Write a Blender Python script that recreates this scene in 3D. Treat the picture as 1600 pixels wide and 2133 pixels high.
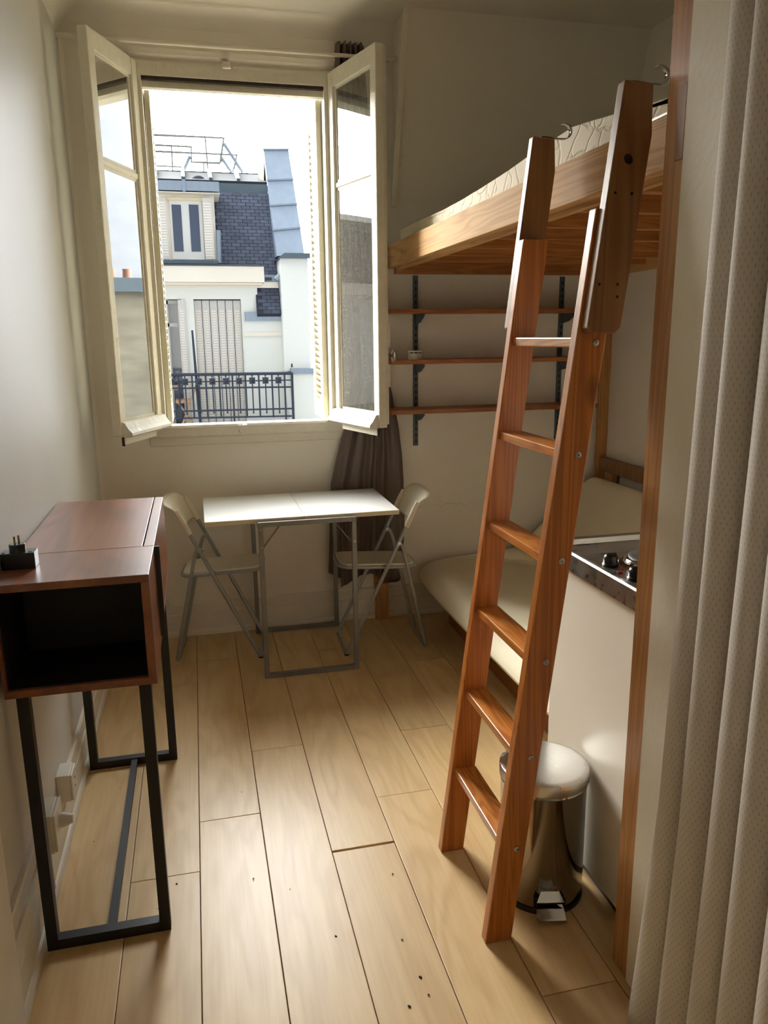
import bpy, bmesh, math, random
from mathutils import Vector, Matrix
random.seed(7)
for o in list(bpy.data.objects): bpy.data.objects.remove(o, do_unlink=True)
scene = bpy.context.scene
COL = scene.collection

# ------------------------------------------------------------------ camera
F = 1610.0; PPX, PPY = 800.0, 1066.5; H = 1.5
def _n(v): return v.normalized()
AY = _n(Vector((401-PPX, 704-PPY, F)))
_d = Vector((885-PPX, 8211-PPY, F)); AD = _n(_d - AY*_d.dot(AY))
AX = AD.cross(AY)
CAM = Vector((0, 0, H))
def w2(c): return Vector((AX.dot(c), AY.dot(c), -AD.dot(c)))     # image-frame vector to world
def ray(px, py): return w2(Vector((px-PPX, py-PPY, F)))
def onY(px, py, Y): r = ray(px, py); return CAM + r*(Y/r.y)
def onX(px, py, X): r = ray(px, py); return CAM + r*(X/r.x)
def onZ(px, py, z): r = ray(px, py); return CAM + r*((z-H)/r.z)
def onP(px, py, p, n): r = ray(px, py); return CAM + r*((Vector(p)-CAM).dot(n)/r.dot(n))
cam = bpy.data.cameras.new('camera'); co = bpy.data.objects.new('camera', cam); COL.objects.link(co)
cam.sensor_fit = 'HORIZONTAL'; cam.sensor_width = 36; cam.lens = 36*F/1600; cam.clip_end = 500; cam.clip_start = .02
rx, ry, rz = w2(Vector((1,0,0))), w2(Vector((0,-1,0))), w2(Vector((0,0,-1)))
co.matrix_world = Matrix(((rx.x, ry.x, rz.x, 0), (rx.y, ry.y, rz.y, 0), (rx.z, ry.z, rz.z, H), (0,0,0,1)))
scene.camera = co

# ------------------------------------------------------------------ sky and exposure
SUN = Vector((-.47, .85, .27)).normalized()
vs = scene.view_settings
vs.view_transform = 'Standard'; vs.look = 'None'; vs.gamma = 1; vs.use_curve_mapping = False; vs.exposure = 0.45
world = bpy.data.worlds.new('sky'); scene.world = world; world.use_nodes = True
wn = world.node_tree; wn.nodes.clear()
def N(t, typ, **kw):
    n = t.nodes.new(typ)
    for k, v in kw.items(): setattr(n, k, v)
    return n
def L(t, a, b): t.links.new(a, b)
tc = N(wn, 'ShaderNodeTexCoord')
dot = N(wn, 'ShaderNodeVectorMath', operation='DOT_PRODUCT'); dot.inputs[1].default_value = SUN
L(wn, tc.outputs['Generated'], dot.inputs[0])
mr = N(wn, 'ShaderNodeMapRange'); mr.inputs['From Min'].default_value = 0; mr.inputs['From Max'].default_value = 1
L(wn, dot.outputs['Value'], mr.inputs['Value'])
pw = N(wn, 'ShaderNodeMath', operation='POWER'); pw.inputs[1].default_value = 4.0
L(wn, mr.outputs['Result'], pw.inputs[0])
nz = N(wn, 'ShaderNodeTexNoise'); nz.inputs['Scale'].default_value = 3.2; nz.inputs['Detail'].default_value = 6; nz.inputs['Roughness'].default_value = .6
mp = N(wn, 'ShaderNodeMapping'); mp.inputs['Scale'].default_value = (1, 1, 2.6)
L(wn, tc.outputs['Generated'], mp.inputs['Vector']); L(wn, mp.outputs['Vector'], nz.inputs['Vector'])
cr = N(wn, 'ShaderNodeMapRange'); cr.inputs['From Min'].default_value = .3; cr.inputs['From Max'].default_value = .7
cr.inputs['To Min'].default_value = .75; cr.inputs['To Max'].default_value = 1.25
L(wn, nz.outputs['Fac'], cr.inputs['Value'])
SKY_BASE, SKY_GLOW = 0.95, 54.0
ml = N(wn, 'ShaderNodeMath', operation='MULTIPLY_ADD'); ml.inputs[1].default_value = SKY_GLOW; ml.inputs[2].default_value = SKY_BASE
L(wn, pw.outputs[0], ml.inputs[0])
mu = N(wn, 'ShaderNodeMath', operation='MULTIPLY'); L(wn, ml.outputs[0], mu.inputs[0]); L(wn, cr.outputs[0], mu.inputs[1])
mixc = N(wn, 'ShaderNodeMix', data_type='RGBA')
mixc.inputs[6].default_value = (.86, .93, 1.0, 1); mixc.inputs[7].default_value = (1.0, .965, .88, 1)
L(wn, pw.outputs[0], mixc.inputs[0])
bg = N(wn, 'ShaderNodeBackground'); wo = N(wn, 'ShaderNodeOutputWorld')
L(wn, mixc.outputs[2], bg.inputs['Color']); L(wn, mu.outputs[0], bg.inputs['Strength']); L(wn, bg.outputs[0], wo.inputs['Surface'])

# ------------------------------------------------------------------ materials
def srgb(r, g, b):
    f = lambda c: (c/255/12.92 if c/255 <= .04045 else ((c/255+.055)/1.055)**2.4)
    return (f(r), f(g), f(b), 1)
MATS = {}
def mat(name, col, rough=.6, metal=0., var=.06, scale=8., bump=.0, bscale=60., spec=.5, coat=0., ani=None, crough=None):
    """plain painted / plastic / metal surface with a little tonal variation and fine relief"""
    if name in MATS: return MATS[name]
    m = bpy.data.materials.new(name); m.use_nodes = True; t = m.node_tree; p = t.nodes['Principled BSDF']
    p.inputs['Roughness'].default_value = rough; p.inputs['Metallic'].default_value = metal
    p.inputs['Specular IOR Level'].default_value = spec; p.inputs['Coat Weight'].default_value = coat; p.inputs['Coat Roughness'].default_value = .15
    c = N(t, 'ShaderNodeTexCoord'); n = N(t, 'ShaderNodeTexNoise'); n.inputs['Scale'].default_value = scale; n.inputs['Detail'].default_value = 5
    src = c.outputs['Object']
    if ani:
        mm = N(t, 'ShaderNodeMapping'); mm.inputs['Scale'].default_value = ani; L(t, src, mm.inputs['Vector']); src = mm.outputs['Vector']
    L(t, src, n.inputs['Vector'])
    mx = N(t, 'ShaderNodeMix', data_type='RGBA'); mx.inputs[6].default_value = [x*(1-var*1.6) for x in col[:3]]+[1]; mx.inputs[7].default_value = [min(1, x*(1+var)) for x in col[:3]]+[1]
    L(t, n.outputs['Fac'], mx.inputs[0]); L(t, mx.outputs[2], p.inputs['Base Color'])
    if crough:
        r = N(t, 'ShaderNodeMapRange'); r.inputs['To Min'].default_value = crough[0]; r.inputs['To Max'].default_value = crough[1]
        r.inputs['From Min'].default_value = .35; r.inputs['From Max'].default_value = .65
        L(t, n.outputs['Fac'], r.inputs['Value']); L(t, r.outputs[0], p.inputs['Roughness'])
    if bump:
        b = N(t, 'ShaderNodeBump'); b.inputs['Strength'].default_value = bump; b.inputs['Distance'].default_value = .004
        n2 = N(t, 'ShaderNodeTexNoise'); n2.inputs['Scale'].default_value = bscale; n2.inputs['Detail'].default_value = 4
        L(t, src, n2.inputs['Vector']); L(t, n2.outputs['Fac'], b.inputs['Height']); L(t, b.outputs[0], p.inputs['Normal'])
    MATS[name] = m; return m
def wood(name, dark, light, axis='Z', cross=28., along=1.6, rough=.4, rings=9., ringmix=.55, knots=0., coat=.2, spec=.5, bump=.05, rnd=1.0, tone=.12):
    if name in MATS: return MATS[name]
    m = bpy.data.materials.new(name); m.use_nodes = True; t = m.node_tree; p = t.nodes['Principled BSDF']
    p.inputs['Roughness'].default_value = rough; p.inputs['Coat Weight'].default_value = coat; p.inputs['Coat Roughness'].default_value = .22; p.inputs['Specular IOR Level'].default_value = spec
    c = N(t, 'ShaderNodeTexCoord'); oi = N(t, 'ShaderNodeObjectInfo')
    off = N(t, 'ShaderNodeVectorMath', operation='SCALE'); off.inputs[0].default_value = (7.3*rnd, 11.1*rnd, 5.7*rnd); L(t, oi.outputs['Random'], off.inputs['Scale'])
    ad = N(t, 'ShaderNodeVectorMath', operation='ADD'); L(t, c.outputs['Object'], ad.inputs[0]); L(t, off.outputs[0], ad.inputs[1])
    def mapped(cs, al):
        mm = N(t, 'ShaderNodeMapping'); mm.inputs['Scale'].default_value = [al if a == axis else cs for a in 'XYZ']; L(t, ad.outputs[0], mm.inputs['Vector']); return mm.outputs['Vector']
    n1 = N(t, 'ShaderNodeTexNoise'); n1.inputs['Scale'].default_value = 1; n1.inputs['Detail'].default_value = 5; n1.inputs['Roughness'].default_value = .6
    L(t, mapped(cross*5, along*3), n1.inputs['Vector'])
    n2 = N(t, 'ShaderNodeTexNoise'); n2.inputs['Scale'].default_value = 1; n2.inputs['Detail'].default_value = 2; n2.inputs['Distortion'].default_value = .4
    L(t, mapped(cross*.35, along), n2.inputs['Vector'])
    rg = N(t, 'ShaderNodeMath', operation='MULTIPLY'); rg.inputs[1].default_value = rings*6.283; L(t, n2.outputs['Fac'], rg.inputs[0])
    sn = N(t, 'ShaderNodeMath', operation='SINE'); L(t, rg.outputs[0], sn.inputs[0])
    s2 = N(t, 'ShaderNodeMapRange'); s2.inputs['From Min'].default_value = -1; L(t, sn.outputs[0], s2.inputs['Value'])
    s3 = N(t, 'ShaderNodeMath', operation='POWER'); s3.inputs[1].default_value = 1.6; L(t, s2.outputs[0], s3.inputs[0])
    mxf = N(t, 'ShaderNodeMix', data_type='FLOAT'); mxf.inputs[0].default_value = ringmix; L(t, n1.outputs['Fac'], mxf.inputs[2]); L(t, s3.outputs[0], mxf.inputs[3])
    mx = N(t, 'ShaderNodeMix', data_type='RGBA'); mx.inputs[6].default_value = light; mx.inputs[7].default_value = dark; L(t, mxf.outputs[0], mx.inputs[0])
    hs = N(t, 'ShaderNodeHueSaturation'); tv = N(t, 'ShaderNodeMapRange'); tv.inputs['To Min'].default_value = 1-tone; tv.inputs['To Max'].default_value = 1+tone
    L(t, oi.outputs['Random'], tv.inputs['Value']); L(t, tv.outputs[0], hs.inputs['Value']); L(t, mx.outputs[2], hs.inputs['Color'])
    outc = hs.outputs[0]
    if knots:
        v = N(t, 'ShaderNodeTexVoronoi'); v.inputs['Scale'].default_value = knots; L(t, mapped(1.6, .8), v.inputs['Vector'])
        kr = N(t, 'ShaderNodeMapRange'); kr.inputs['From Min'].default_value = .045; kr.inputs['From Max'].default_value = .10; kr.inputs['To Min'].default_value = .85; kr.inputs['To Max'].default_value = 0
        L(t, v.outputs['Distance'], kr.inputs['Value'])
        km = N(t, 'ShaderNodeMix', data_type='RGBA'); km.inputs[7].default_value = [x*.22 for x in dark[:3]]+[1]; L(t, kr.outputs[0], km.inputs[0]); L(t, outc, km.inputs[6]); outc = km.outputs[2]
    L(t, outc, p.inputs['Base Color'])
    if bump:
        b = N(t, 'ShaderNodeBump'); b.inputs['Strength'].default_value = bump; b.inputs['Distance'].default_value = .002; L(t, mxf.outputs[0], b.inputs['Height']); L(t, b.outputs[0], p.inputs['Normal'])
    MATS[name] = m; return m

M_WALL = mat('plaster', srgb(236, 229, 213), .55, var=.04, scale=2.2, bump=.25, bscale=55)
def crack_plaster():
    m = M_WALL.copy(); m.name = 'cracked_plaster'; t = m.node_tree; p = t.nodes['Principled BSDF']
    base = p.inputs['Base Color'].links[0].from_socket
    c = N(t, 'ShaderNodeTexCoord'); s = N(t, 'ShaderNodeSeparateXYZ'); L(t, c.outputs['Object'], s.inputs[0])
    n = N(t, 'ShaderNodeTexNoise'); n.noise_dimensions = '1D'; n.inputs['Scale'].default_value = 9; n.inputs['Detail'].default_value = 7; n.inputs['Roughness'].default_value = .7
    L(t, s.outputs['X'], n.inputs['W'])
    a = N(t, 'ShaderNodeMath', operation='MULTIPLY_ADD'); a.inputs[1].default_value = .10; a.inputs[2].default_value = .555; L(t, n.outputs['Fac'], a.inputs[0])
    d = N(t, 'ShaderNodeMath', operation='SUBTRACT'); L(t, s.outputs['Z'], d.inputs[0]); L(t, a.outputs[0], d.inputs[1])
    ab = N(t, 'ShaderNodeMath', operation='ABSOLUTE'); L(t, d.outputs[0], ab.inputs[0])
    mrr = N(t, 'ShaderNodeMapRange'); mrr.inputs['From Min'].default_value = .0006; mrr.inputs['From Max'].default_value = .0018; mrr.inputs['To Min'].default_value = 1; mrr.inputs['To Max'].default_value = 0
    L(t, ab.outputs[0], mrr.inputs['Value'])
    n3 = N(t, 'ShaderNodeTexNoise'); n3.inputs['Scale'].default_value = 2.7; L(t, c.outputs['Object'], n3.inputs['Vector'])
    g = N(t, 'ShaderNodeMapRange'); g.inputs['From Min'].default_value = .48; g.inputs['From Max'].default_value = .56; g.inputs['To Max'].default_value = .45; L(t, n3.outputs['Fac'], g.inputs['Value'])
    mm = N(t, 'ShaderNodeMath', operation='MULTIPLY'); L(t, mrr.outputs[0], mm.inputs[0]); L(t, g.outputs[0], mm.inputs[1])
    mx = N(t, 'ShaderNodeMix', data_type='RGBA'); mx.inputs[7].default_value = srgb(90, 75, 60); L(t, mm.outputs[0], mx.inputs[0]); L(t, base, mx.inputs[6]); L(t, mx.outputs[2], p.inputs['Base Color'])
    return m
M_WALLB = crack_plaster()
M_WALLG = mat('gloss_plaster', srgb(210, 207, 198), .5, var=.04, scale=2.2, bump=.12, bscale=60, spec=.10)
M_TRIM = mat('white_trim_paint', srgb(226, 218, 200), .5, var=.05, scale=14, bump=.15, bscale=40)
M_SASH = mat('old_window_paint', srgb(226, 220, 200), .5, var=.08, scale=30, bump=.5, bscale=45)
M_SASHW = mat('peeling_window_paint', srgb(226, 220, 206), .65, var=.16, scale=26, bump=.9, bscale=38, crough=(.5, .8))
M_DIRT = mat('grime', srgb(58, 50, 40), .9, var=.5, scale=60)
M_SHUT = mat('cream_shutter_paint', srgb(206, 199, 174), .5, var=.04)
M_LAM = wood('beech_laminate', srgb(198, 160, 108), srgb(230, 200, 148), 'Y', cross=20, along=1.5, rough=.37, rings=5, ringmix=.30, coat=0, spec=.42, bump=.03, tone=.06)
M_SUB = mat('dark_gap', srgb(30, 18, 14), .9)
M_PINE = wood('orange_pine', srgb(148, 76, 24), srgb(214, 132, 56), 'Z', cross=44, along=.55, rough=.36, rings=11, ringmix=.38, knots=2.2, coat=.35, tone=.08)
M_PINEY = wood('orange_pine_tread', srgb(158, 86, 28), srgb(222, 144, 66), 'Y', cross=40, along=1.3, rough=.3, rings=12, ringmix=.5, knots=2., coat=.5, tone=.08)
M_PALE = wood('aged_pale_pine', srgb(112, 72, 38), srgb(158, 110, 66), 'Z', cross=30, along=1.0, rough=.45, rings=6, ringmix=.35, knots=2.6, coat=.15, tone=.06)
M_RAIL = wood('pale_pine_beam', srgb(184, 140, 86), srgb(222, 180, 126), 'Y', cross=34, along=.7, rough=.7, rings=12, ringmix=.5, knots=3.0, coat=0, spec=.2, tone=.04)
M_JOIST = wood('slat_pine', srgb(140, 82, 36), srgb(186, 122, 62), 'X', cross=34, along=1.1, rough=.5, rings=9, ringmix=.45, knots=2.6, coat=.1)
M_POST = wood('larch_post', srgb(150, 98, 50), srgb(200, 146, 86), 'Z', cross=60, along=.8, rough=.42, rings=8, ringmix=.4, coat=.25, tone=.05)
M_SHELF = wood('shelf_pine', srgb(128, 68, 30), srgb(178, 106, 52), 'X', cross=40, along=1.4, rough=.45, rings=12, ringmix=.5, knots=2.4, coat=.15)
M_WALN = wood('walnut_veneer', srgb(98, 50, 28), srgb(158, 96, 60), 'Y', cross=15, along=1.0, rough=.34, rings=4, ringmix=.35, coat=.25, bump=.02, tone=.03, rnd=0)
M_NICHE_SHADE = mat('niche_shade_black', srgb(22, 15, 12), .6, var=.1)  # near-black that paints the shade inside the desk niche
M_BLACKM = mat('black_metal', srgb(16, 16, 17), .5, var=.1)
M_BLACKP = mat('black_plastic', srgb(14, 14, 15), .3, var=.05)
M_GREYT = mat('grey_steel_tube', srgb(160, 162, 157), .38, .25, var=.06, scale=30)
M_GREYF = mat('grey_square_tube', srgb(128, 128, 123), .42, .35, var=.12, scale=18)
M_WHITE = mat('white_laminate', srgb(210, 208, 202), .4, var=.02)
M_EDGE = mat('cream_edge_band', srgb(214, 200, 164), .5, var=.04)
M_CHAIRP = mat('cream_plastic', srgb(234, 224, 200), .38, var=.02)
M_CURT = mat('brown_satin', srgb(104, 88, 80), .42, var=.05, spec=.5, bump=.06, bscale=300)
M_MATT = mat('cream_mattress', srgb(232, 221, 192), .85, var=.04, scale=6, bump=.12, bscale=16)
M_STEEL = mat('brushed_steel', srgb(176, 174, 168), .3, 1., var=.08, scale=14, ani=(1, 3, 3), crough=(.26, .38))
M_CHROME = mat('polished_steel', srgb(160, 157, 150), .09, 1., var=.04, scale=6)
M_LID = mat('worn_steel_lid', srgb(208, 206, 200), .3, 1., var=.04, scale=26, crough=(.27, .33))
M_BRIGHT = mat('bright_chrome', srgb(236, 234, 228), .12, .9)
M_HOT = mat('hotplate_iron', srgb(92, 90, 88), .45, .8, var=.1)
M_FRIDGE = mat('white_enamel', srgb(228, 222, 208), .32, var=.02, spec=.5)
M_RED = mat('red_lens', srgb(150, 20, 16), .3)
M_PLAST = mat('white_plastic', srgb(226, 220, 204), .4, var=.03)
M_BRASS = mat('pin_brass', srgb(160, 140, 90), .35, 1.)
M_ZINC = mat('zinc_sheet', srgb(140, 152, 166), .5, .25, var=.10, scale=3, ani=(3, 3, .6))
M_ZINCD = mat('dark_zinc_sheet', srgb(84, 98, 106), .55, .25, var=.14, scale=4)
M_SLAB = mat('dark_slab', srgb(62, 68, 70), .8, var=.3, scale=6)  # dark grey-blue, mottled by noise
M_TERR = mat('darkened_zinc_roofing', srgb(40, 43, 46), .9, var=.3, scale=3)  # zinc terrace, colour darkened to offset the strong sky light on it
M_SLATEU = mat('slate_underlay', srgb(48, 52, 64), .8, var=.1, scale=5)
M_SLATE = mat('blue_slate', srgb(70, 76, 92), .6, var=.10, scale=5)
M_FACADE = mat('white_render', srgb(226, 226, 218), .8, var=.03, scale=1.2, bump=.1, bscale=12)
M_FACADEC = mat('cream_render', srgb(232, 222, 206), .8, var=.04, scale=1.4)
M_OSHUT = mat('weathered_shutter', srgb(206, 202, 196), .7, var=.14, scale=10, ani=(8, 1, 1.2))
M_IRON = mat('wrought_iron', srgb(44, 52, 66), .5, .2, var=.1)
M_TEAK = wood('balcony_teak', srgb(164, 124, 88), srgb(204, 166, 126), 'Z', rough=.6, coat=0)
M_STONE = mat('rubble_stone', srgb(128, 122, 104), .9, var=.35, scale=2.2, ani=(1, 1, 3.2), bump=.6, bscale=6)
M_BRICK = mat('dark_brick', srgb(120, 96, 76), .9, var=.4, scale=9, ani=(1, 1, 3))
M_DARKGLASS = mat('dark_window_glass', srgb(60, 72, 92), .12, var=.1, scale=2, spec=.6)
M_POT = mat('terracotta', srgb(150, 104, 84), .9)
M_STREET = mat('street', srgb(110, 108, 104), .9)

def slate_mat():
    m = M_SLATE.copy(); m.name = 'cut_slate'; t = m.node_tree; p = t.nodes['Principled BSDF']; base = p.inputs['Base Color'].links[0].from_socket
    oi = N(t, 'ShaderNodeObjectInfo'); r = N(t, 'ShaderNodeMapRange'); r.inputs['To Min'].default_value = .8; r.inputs['To Max'].default_value = 1.35; L(t, oi.outputs['Random'], r.inputs['Value'])
    h = N(t, 'ShaderNodeHueSaturation'); L(t, r.outputs[0], h.inputs['Value']); L(t, base, h.inputs['Color']); L(t, h.outputs[0], p.inputs['Base Color']); return m
M_SLATET = slate_mat()
def glass(name, dirt=.0, dcol=(210, 205, 190), mul=1.45):
    m = bpy.data.materials.new(name); m.use_nodes = True; t = m.node_tree; t.nodes.clear()
    o = N(t, 'ShaderNodeOutputMaterial'); tr = N(t, 'ShaderNodeBsdfTransparent'); tr.inputs['Color'].default_value = (.93, .95, .94, 1)
    gl = N(t, 'ShaderNodeBsdfGlossy'); gl.inputs['Roughness'].default_value = .015
    fr = N(t, 'ShaderNodeFresnel'); fr.inputs['IOR'].default_value = 1.62
    f2 = N(t, 'ShaderNodeMath', operation='MULTIPLY'); f2.inputs[1].default_value = mul; f2.use_clamp = True; L(t, fr.outputs[0], f2.inputs[0])
    mx = N(t, 'ShaderNodeMixShader'); L(t, f2.outputs[0], mx.inputs[0]); L(t, tr.outputs[0], mx.inputs[1]); L(t, gl.outputs[0], mx.inputs[2])
    out = mx.outputs[0]
    if dirt:
        df = N(t, 'ShaderNodeBsdfDiffuse'); df.inputs['Color'].default_value = srgb(*dcol); tl = N(t, 'ShaderNodeBsdfTranslucent'); tl.inputs['Color'].default_value = srgb(*dcol)
        dm = N(t, 'ShaderNodeMixShader'); dm.inputs[0].default_value = .5; L(t, df.outputs[0], dm.inputs[1]); L(t, tl.outputs[0], dm.inputs[2])
        c = N(t, 'ShaderNodeTexCoord'); n = N(t, 'ShaderNodeTexNoise'); n.inputs['Scale'].default_value = 120; n.inputs['Detail'].default_value = 6; n.inputs['Roughness'].default_value = .8; L(t, c.outputs['Object'], n.inputs['Vector'])
        r = N(t, 'ShaderNodeMapRange'); r.inputs['From Min'].default_value = .42; r.inputs['From Max'].default_value = .72; r.inputs['To Min'].default_value = dirt*.35; r.inputs['To Max'].default_value = dirt*2; L(t, n.outputs['Fac'], r.inputs['Value'])
        m2 = N(t, 'ShaderNodeMixShader'); L(t, r.outputs[0], m2.inputs[0]); L(t, out, m2.inputs[1]); L(t, dm.outputs[0], m2.inputs[2]); out = m2.outputs[0]
    L(t, out, o.inputs['Surface']); return m
M_GLASS = glass('clear_pane', .02, mul=.85); M_GLASSD = glass('dusty_reflection_pane', .28, mul=2.0)  # right pane: real dust, raised to stand in for reflected facade light

def quilted(name, col):
    m = mat(name, col, .7, var=.03, scale=5); t = m.node_tree; p = t.nodes['Principled BSDF']
    c = N(t, 'ShaderNodeTexCoord'); v = N(t, 'ShaderNodeTexVoronoi', feature='DISTANCE_TO_EDGE'); v.inputs['Scale'].default_value = 13
    dn = N(t, 'ShaderNodeTexNoise'); dn.inputs['Scale'].default_value = 9; L(t, c.outputs['Object'], dn.inputs['Vector'])
    dm = N(t, 'ShaderNodeMix', data_type='VECTOR'); dm.inputs[0].default_value = .12; L(t, c.outputs['Object'], dm.inputs[4]); L(t, dn.outputs['Color'], dm.inputs[5]); L(t, dm.outputs[1], v.inputs['Vector'])
    r = N(t, 'ShaderNodeMapRange'); r.inputs['From Max'].default_value = .07; L(t, v.outputs['Distance'], r.inputs['Value'])
    b = N(t, 'ShaderNodeBump'); b.inputs['Strength'].default_value = .5; b.inputs['Distance'].default_value = .004; L(t, r.outputs[0], b.inputs['Height']); L(t, b.outputs[0], p.inputs['Normal']); return m
M_QUILT = quilted('quilted_ticking', srgb(224, 212, 186))

def dashed_cloth():
    m = mat('dashed_cloth', srgb(216, 209, 200), .8, var=.03, scale=3); t = m.node_tree; p = t.nodes['Principled BSDF']
    base = p.inputs['Base Color'].links[0].from_socket
    uv = N(t, 'ShaderNodeUVMap'); s = N(t, 'ShaderNodeSeparateXYZ'); L(t, uv.outputs[0], s.inputs[0])
    def mth(op, a, b=None):
        n = N(t, 'ShaderNodeMath', operation=op)
        for i, x in enumerate((a, b)):
            if x is None: continue
            if isinstance(x, (int, float)): n.inputs[i].default_value = x
            else: L(t, x, n.inputs[i])
        return n.outputs[0]
    v = mth('DIVIDE', s.outputs['Y'], .0097); row = mth('FLOOR', v); vf = mth('FRACT', v)
    u = mth('ADD', mth('DIVIDE', s.outputs['X'], .0115), mth('MULTIPLY', row, .5)); uf = mth('FRACT', u)
    a = mth('LESS_THAN', mth('ABSOLUTE', mth('SUBTRACT', uf, .5)), .06); b = mth('LESS_THAN', mth('ABSOLUTE', mth('SUBTRACT', vf, .5)), .26)
    k = mth('MULTIPLY', mth('MULTIPLY', a, b), .5)
    mx = N(t, 'ShaderNodeMix', data_type='RGBA'); mx.inputs[7].default_value = srgb(96, 84, 78); L(t, k, mx.inputs[0]); L(t, base, mx.inputs[6]); L(t, mx.outputs[2], p.inputs['Base Color'])
    bb = N(t, 'ShaderNodeBump'); bb.inputs['Strength'].default_value = .35; bb.inputs['Distance'].default_value = .001; bb.invert = True; L(t, k, bb.inputs['Height']); L(t, bb.outputs[0], p.inputs['Normal'])
    return m
M_DASH = dashed_cloth()

# ------------------------------------------------------------------ mesh helpers
class MB:
    def __init__(s): s.b = bmesh.new(); s.sm = False
    def quadbox(s, c8):
        v = [s.b.verts.new(p) for p in c8]
        for f in ((0,3,2,1),(4,5,6,7),(0,1,5,4),(1,2,6,5),(2,3,7,6),(3,0,4,7)): s.b.faces.new([v[i] for i in f])
        return s
    def box(s, x0, x1, y0, y1, z0, z1):
        return s.quadbox([(x0,y0,z0),(x1,y0,z0),(x1,y1,z0),(x0,y1,z0),(x0,y0,z1),(x1,y0,z1),(x1,y1,z1),(x0,y1,z1)])
    def bar(s, a, b, w, h, side=None):
        """rectangular bar from a to b, w across 'side', h across the third axis"""
        a, b = Vector(a), Vector(b); d = (b-a).normalized()
        sd = Vector(side) if side else (Vector((0,0,1)) if abs(d.z) < .9 else Vector((0,1,0)))
        sd = (sd - d*sd.dot(d)).normalized(); u = d.cross(sd)
        q = [(-1,-1),(1,-1),(1,1),(-1,1)]
        return s.quadbox([a+sd*(i*w/2)+u*(j*h/2) for i, j in q]+[b+sd*(i*w/2)+u*(j*h/2) for i, j in q])
    def prism(s, pts, axis, t0, t1):
        """polygon pts (2-tuples in the two other axes, order XYZ) extruded on axis from t0 to t1"""
        def mk(p, t):
            return {'X': (t, p[0], p[1]), 'Y': (p[0], t, p[1]), 'Z': (p[0], p[1], t)}[axis]
        A = [s.b.verts.new(mk(p, t0)) for p in pts]; B = [s.b.verts.new(mk(p, t1)) for p in pts]
        s.b.faces.new(A); s.b.faces.new(B[::-1]); n = len(pts)
        for i in range(n): s.b.faces.new((A[(i+1) % n], A[i], B[i], B[(i+1) % n]))
        return s
    def poly3(s, pts, off):
        """flat polygon of 3-D points given thickness by vector off"""
        off = Vector(off); A = [s.b.verts.new(Vector(p)) for p in pts]; B = [s.b.verts.new(Vector(p)+off) for p in pts]
        s.b.faces.new(A); s.b.faces.new(B[::-1]); n = len(pts)
        for i in range(n): s.b.faces.new((A[(i+1) % n], A[i], B[i], B[(i+1) % n]))
        return s
    def tube(s, pts, r, seg=10, closed=False):
        s.sm = True; pts = [Vector(p) for p in pts]; n = len(pts); rings = []
        rr = r if isinstance(r, (list, tuple)) else [r]*n
        prev = None
        for i, p in enumerate(pts):
            if closed: d = (pts[(i+1) % n]-pts[i-1]).normalized()
            else: d = ((pts[min(i+1, n-1)]-p).normalized()+(p-pts[max(i-1, 0)]).normalized()).normalized()
            ref = prev if prev else (Vector((0,0,1)) if abs(d.z) < .9 else Vector((1,0,0)))
            u = (ref-d*ref.dot(d)).normalized(); prev = u; w = d.cross(u)
            rings.append([s.b.verts.new(p+(u*math.cos(2*math.pi*k/seg)+w*math.sin(2*math.pi*k/seg))*rr[i]) for k in range(seg)])
        for i in range(n if closed else n-1):
            a, b = rings[i], rings[(i+1) % n]
            for k in range(seg): s.b.faces.new((a[k], a[(k+1) % seg], b[(k+1) % seg], b[k]))
        if not closed: s.b.faces.new(rings[0][::-1]); s.b.faces.new(rings[-1])
        return s
    def lathe(s, prof, c, seg=48, ax=(0,0,1), sx=1., sy=1.):
        """prof: (radius, height) list along axis ax from centre c"""
        s.sm = True; c = Vector(c); d = Vector(ax).normalized(); u = d.orthogonal().normalized(); w = d.cross(u); R = []
        for r, h in prof:
            if r < 1e-6: R.append([s.b.verts.new(c+d*h)]); continue
            R.append([s.b.verts.new(c+d*h+u*(sx*r*math.cos(2*math.pi*k/seg))+w*(sy*r*math.sin(2*math.pi*k/seg))) for k in range(seg)])
        for a, b in zip(R, R[1:]):
            for k in range(seg):
                k2 = (k+1) % seg
                if len(a) == 1 and len(b) == 1: continue
                if len(a) == 1: s.b.faces.new((a[0], b[k2], b[k]))
                elif len(b) == 1: s.b.faces.new((a[k], a[k2], b[0]))
                else: s.b.faces.new((a[k], a[k2], b[k2], b[k]))
        return s
    def grid(s, f, nu, nv, uvf=None):
        s.sm = True; V = [[s.b.verts.new(f(i/nu, j/nv)) for j in range(nv+1)] for i in range(nu+1)]
        lay = s.b.loops.layers.uv.new('UVMap') if uvf else None
        for i in range(nu):
            for j in range(nv):
                fc = s.b.faces.new((V[i][j], V[i+1][j], V[i+1][j+1], V[i][j+1]))
                if lay:
                    for lp, (a, b) in zip(fc.loops, ((i,j),(i+1,j),(i+1,j+1),(i,j+1))): lp[lay].uv = uvf(a/nu, b/nv)
        return s
    def bevel(s, w, seg=1):
        bmesh.ops.bevel(s.b, geom=list(s.b.edges), offset=w, segments=seg, profile=.6, affect='EDGES', clamp_overlap=True); return s
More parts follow.
